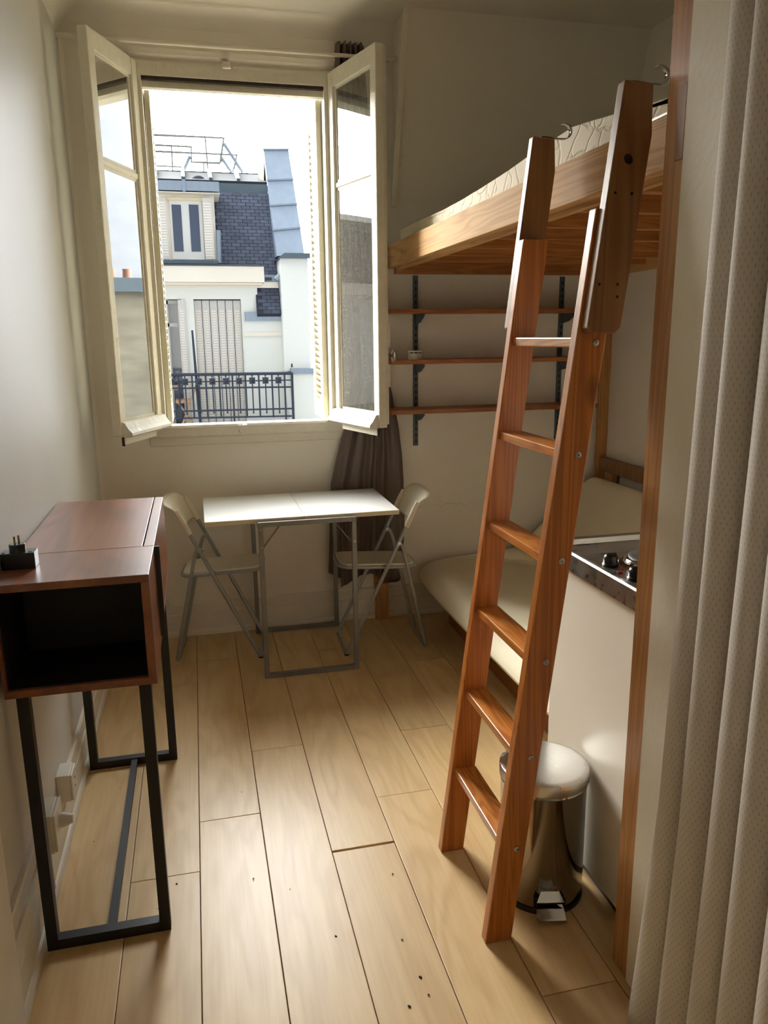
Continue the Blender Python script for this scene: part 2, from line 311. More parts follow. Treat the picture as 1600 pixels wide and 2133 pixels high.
    def build(s, name, m, parent=None, smooth=None, solid=0, subsurf=0):
        bmesh.ops.recalc_face_normals(s.b, faces=list(s.b.faces)) if not solid else None
        me = bpy.data.meshes.new(name)
        org = Vector(parent.get('_o', (0,0,0))) if parent else Vector((0,0,0))
        if parent and org.length: bmesh.ops.translate(s.b, verts=list(s.b.verts), vec=-org)
        s.b.to_mesh(me); s.b.free()
        sm = s.sm if smooth is None else smooth
        if sm:
            for p in me.polygons: p.use_smooth = True
            me.set_sharp_from_angle(angle=math.radians(42))
        if m: me.materials.append(m)
        o = bpy.data.objects.new(name, me); COL.objects.link(o)
        if parent:
            o.parent = parent; o['_o'] = list(org)
        if solid:
            md = o.modifiers.new('thickness', 'SOLIDIFY'); md.thickness = solid; md.offset = 0
        if subsurf:
            md = o.modifiers.new('smooth', 'SUBSURF'); md.levels = subsurf; md.render_levels = subsurf
        return o
def B(*a): return MB().box(*a)
def thing(name, label, cat, loc=(0,0,0), group=None, rz=0., local=False):
    o = bpy.data.objects.new(name, None); COL.objects.link(o); o.location = loc; o.rotation_euler = (0,0,rz); o.empty_display_size = .05
    o['label'] = label; o['category'] = cat
    if group: o['group'] = group
    if not local: o['_o'] = list(loc)
    return o
def tag(o, label, cat, group=None):
    o['label'] = label; o['category'] = cat
    if group: o['group'] = group
    return o
def struct(o): o['kind'] = 'structure'; return o
def copy_tree(o, parent=None):
    c = o.copy(); COL.objects.link(c); c.parent = parent
    for ch in list(o.children): copy_tree(ch, c)
    return c
def inst(o, loc, parent):
    c = o.copy(); COL.objects.link(c); c.parent = parent; c.location = loc; return c

# ================================================================== room shell
XL, XR, YB, ZC = -.48, 2.2, 3.906, 2.90
XP, YP = .905, 1.37            # partition face and its end
YF = -1.3                      # wall behind the camera
WX0, WX1, WZ0, WZ1 = -.172, .688, 1.045, 2.665      # window opening in the back wall
T = .30

fl = struct(B(XL-.1, XR+.1, YF-.1, YB+.1, -.06, -.012).build('floor', M_SUB))
W = .192; LEN = 1.283
offs = {-3: 2.257, -2: 2.65, -1: 2.017, 0: 2.257, 1: 2.65, 2: 2.005, 3: 2.246, 4: 2.658, 5: 2.001, 6: 2.647}
k0 = -3
for k in range(-3, 12):
    x0 = -.075+k*W; x1 = x0+W
    x0c, x1c = max(x0, XL+.004), min(x1, XR-.004)
    if x1c-x0c < .01: continue
    j0 = offs.get(k, 2.0+.41*(k % 3))
    ys = [j0+i*LEN for i in range(-4, 4)]
    ys = [YF]+[y for y in ys if YF+.05 < y < YB-.05]+[YB-.003]
    for a, b in zip(ys, ys[1:]):
        gap0 = .0075 if (k == 2 and abs(a-2.005) < .01) else .0010
        h = random.uniform(-.0007, .0005)
        mb = B(x0c+.0010, x1c-.0010, a+gap0, b-.0010, -.012, h)
        bmesh.ops.bevel(mb.b, geom=[e for e in mb.b.edges if all(v.co.z > -.01 for v in e.verts)], offset=.0014, segments=2, profile=.6, affect='EDGES')
        cx, cy = (x0c+x1c)/2, (a+b)/2
        bmesh.ops.translate(mb.b, verts=list(mb.b.verts), vec=(-cx, -cy, 0))
        p = mb.build('plank', M_LAM, fl); p.location = (cx, cy, 0); p.rotation_euler = (random.uniform(-.0006, .0006), random.uniform(-.0035, .0035), 0)

# left wall, with its shallow raised frame near the camera
struct(B(XL-T, XL, YF, YB+T, 0, ZC+.1).build('wall_left', M_WALLG))
struct(B(XL-.001, XL+.026, YF, 1.585, 0, ZC).bevel(.012, 3).build('trim_1', M_TRIM, smooth=True))
# back wall around the window
wb = MB()
XE = XR+.1
wb.box(XL, WX0, YB, YB+T, 0, ZC+.1); wb.box(WX0, WX1, YB, YB+T, 0, WZ0); wb.box(WX0, WX1, YB, YB+T, WZ1, ZC+.1)
wb.box(WX1, 1.0, YB, YB+T, 0, ZC+.1); wb.box(1.0, XE, YB, YB+T, 0, 2.135)
struct(wb.build('wall_back', M_WALLB))
# mansard slope above the loft with the dormer cheek
SY = YB-(ZC-2.13)*.33
struct(MB().prism([(YB, 2.13), (SY, ZC), (SY+T, ZC+.1), (YB+T, 2.13)], 'X', 1.0, XE).build('wall_slope', M_WALL))
struct(MB().prism([(YB, 2.13), (SY, ZC), (SY-.012, ZC), (YB-.012, 2.13), (YB-.006, 2.115)], 'X', .985, 1.012).bevel(.004, 2).build('trim_2', M_WALL))
struct(B(XR, XR+T, YP-.1, YB+T, 0, ZC+.1).build('wall_right', M_WALL))
struct(B(XL-T, XR+T, YF-T, YB+T, ZC, ZC+.2).build('ceiling', M_WALL))
struct(B(XP, XR+.1, YF, YP, 0, ZC+.05).build('wall_partition', M_WALL))
struct(B(XL-T, XP+.1, YF-T, YF, 0, ZC+.1).build('wall_front', M_WALL))
def cove(r, n=8):   # concave quarter profile from (0,-r) on one side to (r,0) on the other
    return [(0, 0)]+[(r-r*math.cos(a), r-r*math.sin(a)) for a in [i*math.pi/2/n for i in range(n+1)]]
cv = [(XL-.01+a if i else XL-.01, ZC+.01-b if i else ZC+.01) for i, (a, b) in enumerate(cove(.20))]
struct(MB().prism(cv, 'Y', YF, YB).build('trim_3', M_WALL, smooth=True))
cv = [(YB+.01-a, ZC+.01-b) for a, b in cove(.13)]
struct(MB().prism(cv, 'X', XL, 1.0).build('trim_4', M_WALL, smooth=True))
cv = [(XL-.01+a, YB+.01-b) for a, b in cove(.06)]
struct(MB().prism(cv, 'Z', 0, ZC).build('trim_5', M_WALL, smooth=True))
# baseboards
def baseb(s): return [(0, 0), (s*.024, 0), (s*.024, .016), (s*.020, .026), (s*.014, .03), (s*.014, .112), (s*.011, .116), (s*.011, .165), (s*.006, .172), (0, .172)]
struct(MB().prism([(YB+a, b) for a, b in baseb(-1)], 'X', XL+.03, XR).build('baseboard_back', M_TRIM))
struct(MB().prism([(XL+a, b) for a, b in baseb(1)], 'Y', 1.585, YB-.02).build('baseboard_left', M_TRIM))
# surface cable duct low on the left wall
struct(MB().prism([(XL, .245), (XL+.012, .245), (XL+.012, .262), (XL, .262)], 'Y', 1.586, 1.96).build('trim_6', M_TRIM))

# ================================================================== window
win = struct(bpy.data.objects.new('window_1', None)); COL.objects.link(win); win.location = (.258, YB, WZ0); win['_o'] = [.258, YB, WZ0]
fy0, fy1 = YB-.012, YB+.06
fr = MB()
fr.box(WX0-.03, WX0+.022, fy0, fy1, WZ0-.03, WZ1+.03); fr.box(WX1-.022, WX1+.03, fy0, fy1, WZ0-.03, WZ1+.03)
fr.box(WX0+.022, WX1-.022, fy0+.002, fy1, WZ1-.03, WZ1+.028)
fr.build('frame', M_SASH, win)
B(WX0+.022, WX1-.022, YB-.004, YB+.02, WZ1-.044, WZ1-.030).build('grime_strip', M_DIRT, win)
B(WX0+.022, WX1-.022, YB+.02, YB+.06, WZ1-.07, WZ1-.031).build('head_stop', M_SASH, win)
MB().prism([(YB-.022, WZ1+.055), (YB-.03, WZ1+.075), (YB-.026, WZ1+.09), (YB, WZ1+.095), (YB, WZ1+.04)], 'X', WX0-.08, WX1+.05).build('head_moulding', M_TRIM, win)
MB().prism([(YB-.03, 1.034), (YB-.034, 1.076), (YB-.028, 1.086), (YB+.03, 1.090), (YB+T+.05, 1.040), (YB+T+.05, 1.02), (YB, 1.01)], 'X', WX0-.03, WX1+.03).build('sill', M_SASH, win)
B(WX0-.06, WX1+.05, YB-.014, YB, .985, 1.034).bevel(.004).build('sill_apron', M_TRIM, win)
# bolt keepers at head and sill
kp = MB().lathe([(0, -.004), (.018, -.004), (.02, 0), (.016, .01), (0, .012)], (.215, YB-.034, 1.062), 20, (0,-1,0), 1.4, .8); kp.box(.190, .240, YB-.040, YB-.030, 1.054, 1.080)
kp.build('bolt_keeper', M_SASHW, win)
kp = B(.205, .245, YB-.034, YB-.012, WZ1+.012, WZ1+.04).bevel(.006, 2); kp.build('bolt_keeper', M_SASH, win)

def sash(hx, hy, fx, fyy, side, dirty, zm):
    """open casement from hinge (hx,hy) to free edge; side=+1: thickness to the +n side"""
    h, f = Vector((hx, hy, 0)), Vector((fx, fyy, 0)); d = (f-h).normalized(); Lg = (f-h).length; n = Vector((-d.y, d.x, 0))*side
    z0, z1, th = 1.085, 2.69, .042
    P = lambda s, q, z: h+d*s+n*q+Vector((0,0,z))
    def blk(s0, s1, q0, q1, a, b, mb=None):
        mb = mb or MB(); return mb.quadbox([P(s0,q0,a), P(s1,q0,a), P(s1,q1,a), P(s0,q1,a), P(s0,q0,b), P(s1,q0,b), P(s1,q1,b), P(s0,q1,b)])
    s_ = bpy.data.objects.new('sash', None); COL.objects.link(s_); s_.parent = win; s_.location = h+Vector((0,0,z0))-Vector(win['_o']); s_['_o'] = list(h+Vector((0,0,z0)))
    sw = .05
    blk(0, sw, 0, th, z0, z1).bevel(.004).build('stile', M_SASH, s_)
    blk(Lg-sw, Lg, 0, th, z0, z1).bevel(.005, 2).build('stile', M_SASH, s_)
    blk(sw, Lg-sw, .003, th-.003, z1-.07, z1).build('top_rail', M_SASH, s_)
    blk(sw, Lg-sw, .003, th-.003, z0, z0+.06).build('bottom_rail', M_SASHW, s_)
    blk(sw, Lg-sw, .006, th-.006, zm-.012, zm+.012).bevel(.004).build('muntin', M_SASH, s_)
    for a, b in ((z0+.06, zm-.012), (zm+.012, z1-.07)):
        bd = MB()   # glazing bead round each pane
        for s0, s1, za, zb in ((sw, sw+.012, a, b), (Lg-sw-.012, Lg-sw, a, b), (sw, Lg-sw, a, a+.012), (sw, Lg-sw, b-.012, b)): blk(s0, s1, .012, .022, za, zb, bd)
        bd.build('glazing_bead', M_SASH, s_)
        g = MB(); v = [g.b.verts.new(P(s, .014, z)) for s, z in ((sw, a), (Lg-sw, a), (Lg-sw, b), (sw, b))]; g.b.faces.new(v)
        g.build('pane', M_GLASSD if dirty else M_GLASS, s_)
    # drip moulding on the outer face, weather strip below
    dm = MB(); prof = [(0, .062), (-.012, .058), (-.030, .030), (-.044, .016), (-.046, .004), (-.036, -.004), (0, -.004)]
    A = [dm.b.verts.new(P(.0, q, z0+z)) for q, z in prof]; Bv = [dm.b.verts.new(P(Lg-.012, q, z0+z)) for q, z in prof]
    dm.b.faces.new(A); dm.b.faces.new(Bv[::-1])
    for i in range(len(prof)): j = (i+1) % len(prof); dm.b.faces.new((A[j], A[i], Bv[i], Bv[j]))
    dm.build('drip_moulding', M_SASHW, s_)
    blk(.10, Lg, -.012, -.002, z0-.034, z0-.003).build('weather_strip', M_PLAST, s_)
    blk(Lg-.004, Lg+.003, -.012, -.001, z0-.040, z0-.002).build('brush_end', M_DIRT, s_)
    return s_, P, Lg, th
sash(-.165, YB-.012, -.325, 3.512, -1, False, 2.205)
sR, PR, LR, thR = sash(.683, YB-.012, .812, 3.462, 1, True, 2.195)
# lock rail and oval knob on the right sash
mb = MB(); c = PR(LR-.02, thR, 1.09); mb.quadbox([PR(a, q, z) for z in (1.10, 2.68) for a, q in ((LR-.035, thR), (LR-.005, thR), (LR-.005, thR+.012), (LR-.035, thR+.012))]); mb.build('closing_strip', M_SASHW, sR)
kn = PR(LR-.02, thR+.012, 1.41); ax = (PR(0, 1, 0)-PR(0, 0, 0))
mb = MB(); mb.lathe([(0, 0), (.016, 0), (.015, .008), (.007, .010), (.0065, .030), (0, .030)], kn, 20, ax); mb.build('knob_neck', M_BRASS, sR)
u = Vector((0,0,1)); mb = MB()
mb.lathe([(0, .026), (.010, .026), (.020, .029), (.0225, .033), (.020, .038), (.010, .041), (0, .042)], kn, 28, ax, 1, 1)
for v in mb.b.verts: v.co.z = kn.z+(v.co.z-kn.z)*1.3
mb.build('knob', M_BRIGHT, sR)
mb = MB()
for z in (1.32, 1.5): mb.quadbox([PR(a, q, zz) for zz in (z-.05, z+.05) for a, q in ((LR-.04, thR), (LR-.003, thR), (LR-.003, thR+.020), (LR-.04, thR+.020))])
mb.build('lock_plate', M_SASHW, sR)

def shutter(xa, xb, face, label):
    r = thing('folding_shutter', label, 'shutter', ((xa+xb)/2, 4.12, 1.075))
    y0, y1, z0, z1 = 3.985, 4.27, 1.083, 2.60
    st = MB(); st.box(xa, xb, y0, y0+.035, z0, z1); st.box(xa, xb, y1-.035, y1, z0, z1); st.box(xa+.001, xb-.001, y0+.035, y1-.035, z0, z0+.09); st.box(xa+.001, xb-.001, y0+.035, y1-.035, z1-.09, z1)
    st.build('leaf_frame', M_SHUT, r)
    B(xa, xb, y1+.004, y1+.028, z0, z1+.01).build('outer_leaf_edge', M_SASH, r)
    xo = xa-.020 if face > 0 else xb+.020
    B(min(xo, xo), max(xo, xo)+.018, y0, y1, z0, z1).build('folded_leaf', M_SHUT, r) if face > 0 else B(xo-.018, xo, y0, y1, z0, z1).build('folded_leaf', M_SHUT, r)
    first = None; n = 42; p = (z1-z0-.18)/n; xm = (xa+xb)/2
    for i in range(n):
        z = z0+.09+p*(i+.5)
        if first is None:
            mb = MB(); t = .011*(1 if face > 0 else -1)
            mb.poly3([(xm-t, y0+.03, z-p*.55), (xm-t, y1-.03, z-p*.55), (xm+t, y1-.03, z+p*.30), (xm+t, y0+.03, z+p*.30)], (0, 0, .004))
            first = mb.build('slat', M_SHUT, r)
        else: inst(first, (0, 0, p*i), r)
shutter(WX0+.026, WX0+.050, 1, 'cream louvred folding shutter outside, behind the pane that mirrors the sky')
shutter(WX1-.050, WX1-.026, -1, 'cream louvred folding shutter outside, behind the dusty casement by the shelves')

# ================================================================== walnut console on black frame
dk = thing('console_desk', 'walnut console desk with open niche on slim black metal frame', 'desk', (-.305, 2.25, 0))
DX0, DX1, DY0, DY1, DZ0, DZ1, t_ = -.474, -.134, 1.803, 2.73, .690, .965, .019
ys = 2.065
B(DX0, DX1, DY0, ys, DZ1-t_, DZ1).bevel(.0015).build('top_panel', M_WALN, dk)
B(DX0, DX1-.030, ys+.0015, DY1, DZ1-t_, DZ1).bevel(.0012).build('top_panel', M_WALN, dk)
B(DX0, DX1, DY0, DY1, DZ0, DZ0+t_).bevel(.0015).build('bottom_panel', M_WALN, dk)
B(DX1-t_, DX1, DY0, ys, DZ0+t_, DZ1-t_).build('side_panel', M_WALN, dk)
B(DX0, DX0+t_*.4, DY0, DY1, DZ0+t_, DZ1-t_).build('side_panel', M_WALN, dk)
B(DX0+.008, DX1-t_, ys-.02, ys, DZ0+t_, DZ1-t_).build('divider', M_WALN, dk)
B(DX0, DX1-.03, DY1-t_, DY1, DZ0+t_, DZ1-t_).build('end_panel', M_WALN, dk)
ln = MB(); ln.box(DX0+.008, DX1-t_-.0005, DY0+.012, ys-.021, DZ0+t_+.0003, DZ0+t_+.002); ln.box(DX1-t_-.002, DX1-t_-.0003, DY0+.012, ys-.021, DZ0+t_+.002, DZ1-t_-.0003); ln.box(DX0+.0077, DX0+.0095, DY0+.012, ys-.021, DZ0+t_+.002, DZ1-t_-.0003); ln.box(DX0+.0095, DX1-t_-.002, ys-.0225, ys-.0205, DZ0+t_+.002, DZ1-t_-.0003)
ln.build('niche_shade', M_NICHE_SHADE, dk)  # added dark sheets; the niche's shade is put into their colour
dr = B(DX1-.026, DX1, ys+.002, DY1, DZ0+t_+.001, DZ1).bevel(.0012).build('door', M_WALN, dk)
B(DX1-.024, DX1+.0135, ys-.001, ys+.0035, DZ0+t_+.002, DZ1-.002).build('finger_pull', M_BLACKP, dr)
for y in (1.805, 2.662):
    B(-.450, -.423, y, y+.028, .028, DZ0).build('leg', M_BLACKM, dk); B(-.177, -.150, y, y+.028, .028, DZ0).build('leg', M_BLACKM, dk)
    B(-.450, -.150, y, y+.028, 0, .028).build('foot_bar', M_BLACKM, dk)
B(-.308, -.288, 1.833, 2.662, .004, .024).build('stretcher', M_BLACKM, dk)
# power strip on it
ps = thing('power_strip', 'black multi-socket block with upturned plug lying on the walnut desk', 'power strip', (-.44, 1.95, DZ1))
B(-.476, -.400, 1.926, 1.972, DZ1, DZ1+.040).bevel(.002, 2).build('body', M_BLACKP, ps)
MB().lathe([(0, 0), (.0185, 0), (.0185, .017), (.017, .019), (0, .019)], (-.440, 1.947, DZ1+.040), 24).build('plug', M_BLACKP, ps)
for dx in (-.006, .006): MB().tube([(-.440+dx*.6, 1.947+dx, DZ1+.058), (-.440+dx*.6, 1.947+dx, DZ1+.078)], .0024, 8).build('pin', M_BRASS, ps)
for x in (-.411, -.470):
    MB().lathe([(0, 0), (.004, 0), (.004, .0008), (0, .0008)], (x, 1.936, DZ1+.0398), 12).build('screw', M_SUB, ps)

# sockets low on the left wall
def socket_box(y0, y1, z0, z1, depth, label, plug):
    r = thing('surface_socket', label, 'socket', (XL, (y0+y1)/2, (z0+z1)/2))
    x1 = XL+.016+depth
    B(XL+.0005, x1, y0, y1, z0, z1).bevel(.002, 2).build('housing', M_PLAST, r)
    B(x1, x1+.008, y0+.002, y1-.002, z0+.002, z1-.002).bevel(.002, 2).build('face_plate', M_PLAST, r)
    if plug:
        MB().lathe([(0, 0), (.020, 0), (.020, .010), (.016, .022), (.012, .034), (0, .036)], (x1+.008, (y0+y1)/2+.01, (z0+z1)/2+.005), 24, (1, 0, 0)).build('plug', M_PLAST, r)
        MB().tube([(XL+.02, (y0+y1)/2-.02, z0+.004), (XL+.016, (y0+y1)/2-.025, .12), (XL+.018, (y0+y1)/2-.03, .03)], .003, 8).build('cable', M_PLAST, r)
    else:
        for z in (-.012, .012): B(x1+.0078, x1+.0086, (y0+y1)/2+z*.3-.003, (y0+y1)/2+z*.3+.003, (z0+z1)/2+z-.003, (z0+z1)/2+z+.003).build('hole', M_SUB, r)
socket_box(2.245, 2.325, .142, .228, .022, 'white surface socket box without plug low on left wall', False)
socket_box(1.985, 2.085, .150, .262, .018, 'white surface socket box with white plug and cable under the desk', True)
wo_ = thing('wall_outlet', 'cream wall outlet just above the baseboard beside the folding chair', 'socket', (-.228, YB, .17))
B(-.262, -.194, YB-.012, YB-.0005, .134, .206).bevel(.003, 2).build('plate', M_PLAST, wo_)
MB().lathe([(.018, 0), (.018, .003), (.016, .003), (.0155, .0005), (0, .0005)], (-.222, YB-.012, .168), 24, (0, -1, 0)).build('socket_well', M_PLAST, wo_)
for dz in (-.007, .007): MB().lathe([(0, 0), (.003, 0), (.003, .002), (0, .002)], (-.222, YB-.013, .168+dz), 10, (0, -1, 0)).build('hole', M_SUB, wo_)

# ================================================================== drop-leaf table
TX0, TX1, TF, TB, TZ = .000, .857, 3.285, 3.815, .735
tb = thing('dining_table', 'narrow white table on grey square-tube frame under the window', 'table', (.43, 3.56, 0))
for x0, x1 in ((TX0, .4275), (.4287, TX1)):
    lf = B(x0, x1, TF+.002, TB, TZ-.020, TZ).bevel(.001).build('leaf', M_WHITE, tb)
    B(x0+.001, x1-.001, TF, TF+.002, TZ-.0195, TZ-.0008).build('edge_band', M_EDGE, lf)
s = .021
for y, X0, X1 in ((3.262, .223, .655), (3.822, .226, .662)):
    for x in (X0, X1-s): B(x, x+s, y, y+s, .0, TZ-.012).bevel(.0015).build('leg', M_GREYF, tb)
    B(X0+s, X1-s, y, y+s, 0, s).build('foot_bar', M_GREYF, tb)
    B(X0+s, X1-s, y, y+s, TZ-.012-s, TZ-.012).build('top_bar', M_GREYF, tb)
    for x, sg in ((X0+s, 1), (X1-s, -1)): MB().bar((x, y+s+.004, TZ-.13), (x+sg*.075, y+s+.004, TZ-.034), .016, .004, (0,1,0)).build('brace', M_GREYF, tb)
for x in (.2335, .6445):
    B(x-.010, x+.010, 3.283, 3.822, TZ-.045, TZ-.0205).build('side_rail', M_GREYF, tb)
    for z in (TZ-.045, TZ-.125): MB().lathe([(0, 0), (.006, 0), (.006, .002), (.003, .004), (0, .004)], (x, 3.262, z), 12, (0, -1, 0)).build('screw', M_STEEL, tb)

# ================================================================== folding chairs
def make_chair(label):
    """local: x forward, y across, feet at x = -.197 / +.197"""
    r = thing('folding_chair', label, 'chair', local=True, group='folding chairs at the table')
    hw = .155; R = .0095
    def P(x, y, z): return Vector((x, y, z))
    def lean(z): return .197-.47*z
    def bend(pts, rad=.03, n=5):
        out = [pts[0]]
        for a, b, c in zip(pts, pts[1:], pts[2:]):
            p, q = b+(a-b).normalized()*rad, b+(c-b).normalized()*rad
            for i in range(n+1):
                u = i/n; out.append(p*(1-u)**2+b*2*u*(1-u)+q*u*u)
        return out+[pts[-1]]
    # long U: front feet up to the backrest, joined by a floor bar
    MB().tube(bend([P(lean(.70), -hw, .70), P(.197, -hw, R), P(.197, hw, R), P(lean(.70), hw, .70)]), R).build('front_frame', M_GREYT, r)
    # rear legs: hinge at z .55 down to the rear floor bar
    i = hw-.0195
    MB().tube(bend([P(-.046, -i, .535), P(-.070, -i, .548), P(-.088, -i, .50), P(-.197, -i, R), P(-.197, i, R), P(-.088, i, .50), P(-.070, i, .548), P(-.046, i, .535)], .018), R*.95).build('rear_frame', M_GREYT, r)
    for sy in (-1, 1):
        MB().tube([P(lean(.548), sy*(hw+.011), .548), P(lean(.548), sy*(i-.010), .548)], .0085).build('pivot', M_STEEL, r)
        MB().tube([P(lean(.42), sy*(hw), .428), P(lean(.42), sy*(i-.026), .428)], .006).build('seat_pin', M_STEEL, r)
    # seat: rounded panel in a tube rim
    def rr(x0, x1, w, rad, n=6):
        o = []
        for cx, cy, a0 in ((x1-rad, w-rad, 0), (x0+rad, w-rad, 90), (x0+rad, -w+rad, 180), (x1-rad, -w+rad, 270)):
            for q in range(n+1): a = math.radians(a0+90*q/n); o.append((cx+rad*math.cos(a), cy+rad*math.sin(a)))
        return o
    w_ = i-.016
    zf = lambda x: .420+.055*(x+.155)
    pts = rr(-.150, .215, w_-.004, .05)
    mb = MB(); n = len(pts); rings = []
    for f_, dz in ((1., -.008), (1., .006), (.985, .010), (.6, .006), (.3, .004)):
        rings.append([mb.b.verts.new((.03+(x-.03)*f_, y*f_, zf(.03+(x-.03)*f_)+dz)) for x, y in pts])
    for a, b in zip(rings, rings[1:]):
        for q in range(n): mb.b.faces.new((a[q], a[(q+1) % n], b[(q+1) % n], b[q]))
    mb.b.faces.new(rings[0][::-1]); mb.b.faces.new(rings[-1]); mb.sm = True
    mb.build('seat', M_CHAIRP, r)
    MB().tube([(x, y, zf(x)-.006) for x, y in rr(-.155, .220, w_, .052)], .0085, 8, True).build('seat_rim', M_GREYT, r)
    # backrest: curved plastic shell with an out-turned lip
    def fb(u, v):
        y = (u*2-1)*(hw+.014); z = .632+v*.140; e = abs(u*2-1)
        x = lean(z)-.012-.022*(1-e*e)+.012*(e**6)
        if v > .8: x -= .030*((v-.8)/.2)**1.5
        zz = z-.010*(e**6)*v
        return (x, y, zz)
    bk = MB().grid(fb, 20, 14).build('backrest', M_CHAIRP, r, solid=.006)
    for sy in (-1, 1):
        MB().tube([P(lean(z), sy*hw, z) for z in (.625, .66, .70, .74)], [.0125, .0135, .0130, .010]).build('back_sleeve', M_CHAIRP, r)
        MB().lathe([(0, -.001), (.012, -.001), (.012, .003), (0, .003)], (.197, sy*hw*.9, 0.0015), 12).build('foot_pad', M_BLACKP, r)
    return r
chL = make_chair('cream folding chair on grey tubes, standing beside the walnut desk')
chL.location = (.046, 3.674, 0); chL.rotation_euler = (0, 0, math.radians(-6.9))
chR = copy_tree(chL); chR['label'] = 'cream folding chair on grey tubes, standing before the brown curtain'
chR.location = (.832, 3.563, 0); chR.rotation_euler = (0, 0, math.radians(177.3))

# ================================================================== curtain rod and brown curtain
rd = thing('curtain_rod', 'white round curtain rod across the wall above the open window', 'curtain rod', (.26, 3.82, 2.745))
MB().tube([(XL+.002, 3.82, 2.745), (.30, 3.82, 2.745)], .0105, 14).build('rod', M_TRIM, rd)
MB().tube([(.28, 3.82, 2.745), (.985, 3.82, 2.745)], .0085, 14).build('inner_rod', M_TRIM, rd)
MB().tube([(.985, 3.82, 2.745), (.999, 3.82, 2.745)], .013, 14).build('end_cap', M_TRIM, rd)
def lerp_tab(tab, z):
    for (za, a), (zb, b) in zip(tab, tab[1:]):
        if za >= z >= zb: u = (za-z)/(za-zb); return a+(b-a)*u
    return tab[-1][1]
Lt = [(2.81, .722), (2.70, .716), (2.0, .745), (1.25, .765), (1.04, .722), (.90, .680), (.76, .645), (.5, .632), (.2, .615)]
Rt = [(2.81, .855), (2.70, .862), (2.0, .90), (1.35, .95), (1.04, 1.008), (.9, 1.024), (.76, 1.030), (.5, 1.032), (.2, 1.012)]
def fc(u, v):
    z = 2.81-v*(2.81-.235-.05*(u < .15)+.03*math.sin(u*9))
    l, r = lerp_tab(Lt, z), lerp_tab(Rt, z)
    tight = 1 if z > 1.2 else max(.35, 1-(1.2-z)/.9)
    ub = u+.02*math.sin(u*14+z*1.3)
    y = 3.8565+(.022*tight*math.sin(2*math.pi*(5.2*ub+.1*z))+.008*math.sin(2*math.pi*(9*u+.3)))*(.72 if z < 1.1 else 1.)
    return (l+(r-l)*ub if 0 < u < 1 else (l if u == 0 else r), y, z)
tag(MB().grid(fc, 110, 90).build('brown_curtain', M_CURT, solid=.002), 'long brown satin curtain gathered at the corner behind the open window', 'curtain')

# ================================================================== wall shelves
def upright(x, z1, label):
    r = thing('shelf_upright', label, 'shelf rail', (x, YB, .935), group='slotted rails that carry the shelves')
    u = MB(); u.box(x-.012, x-.009, YB-.014, YB-.0005, .935, z1); u.box(x+.009, x+.012, YB-.014, YB-.0005, .935, z1); u.box(x-.009, x+.009, YB-.014, YB-.011, .935, z1)
    u.build('channel', M_ZINCD, r)
    f = None
    z = .95
    while z < z1-.02:
        if f is None: f = B(x-.0035, x+.0035, YB-.0150, YB-.0139, z, z+.018).build('slot', M_SUB, r); zz = z
        else: inst(f, (0, 0, z-zz), r)
        z += .032
    for zs in (1.605, 1.362, 1.118):
        MB().prism([(YB-.014, zs), (YB-.165, zs), (YB-.165, zs-.012), (YB-.10, zs-.040), (YB-.014, zs-.052)], 'X', x-.003, x+.003).build('bracket', M_ZINCD, r)
upright(1.108, 1.793, 'grey slotted steel rail behind the white smoke alarm'); upright(1.912, 1.793, 'grey slotted steel rail behind the wooden ladder')
for zs, nm in ((1.605, 'pine wall shelf, the upper one just below the loft bed'), (1.362, 'pine wall shelf carrying the white smoke alarm'), (1.118, 'pine wall shelf, the lowest of the three above the sofa mattress')):
    tag(B(.936, 2.06, 3.715, YB-.016, zs, zs+.021).bevel(.002, 2).build('wall_shelf', M_SHELF), nm, 'shelf')
sm = thing('smoke_alarm', 'round white smoke alarm standing on the middle pine shelf', 'smoke alarm', (1.072, 3.78, 1.383))
MB().lathe([(0, 0), (.033, 0), (.035, .002), (.035, .005), (.033, .006)], (1.072, 3.78, 1.383), 40).build('base', M_PLAST, sm)
MB().lathe([(0, .0065), (.034, .0065), (.035, .008), (.035, .030), (.033, .031), (0, .031)], (1.072, 3.78, 1.383), 40).build('body', M_PLAST, sm)
MB().lathe([(.0, .031), (.028, .031), (.028, .036), (0, .036)], (1.072, 3.78, 1.383), 40).build('vent', M_SUB, sm)
MB().lathe([(0, .036), (.034, .036), (.036, .037), (.036, .040), (.033, .043), (0, .044)], (1.072, 3.78, 1.383), 40).build('cap', M_PLAST, sm)
for a in range(8):
    an = a*math.pi/4+.3; MB().bar((1.072+.031*math.cos(an), 3.78+.031*math.sin(an), 1.413), (1.072+.031*math.cos(an), 3.78+.031*math.sin(an), 1.420), .004, .004).build('rib', M_PLAST, sm)

# ================================================================== loft bed
lb = thing('loft_bed', 'pine loft bed with joists, carried on posts above the sofa', 'loft bed', (1.55, 2.7, 0))
B(.962, 1.000, 1.44, YB-.012, 1.826, 1.932).bevel(.003, 2).build('front_rail', M_RAIL, lb)
B(1.0, 1.022, 1.44, YB-.03, 1.815, 1.842).build('ledger', M_RAIL, lb)
B(1.0, 2.16, YB-.034, YB-.002, 1.800, 1.90).build('back_rail', M_JOIST, lb)
B(2.165, XR-.002, 1.44, YB-.04, 1.800, 1.89).build('side_rail', M_RAIL, lb)
for y in (1.76, 2.05, 2.365, 2.655, 2.96, 3.23, 3.52): B(1.022, 2.165, y, y+.030, 1.826, 1.888).bevel(.002).build('joist', M_JOIST, lb)
for i in range(9): B(1.10+i*.115, 1.17+i*.115, 1.50, YB-.04, 1.889, 1.899).build('slat', M_JOIST, lb)
B(.908, .958, YP+.001, 1.437, 0, ZC).bevel(.002).build('post', M_POST, lb)
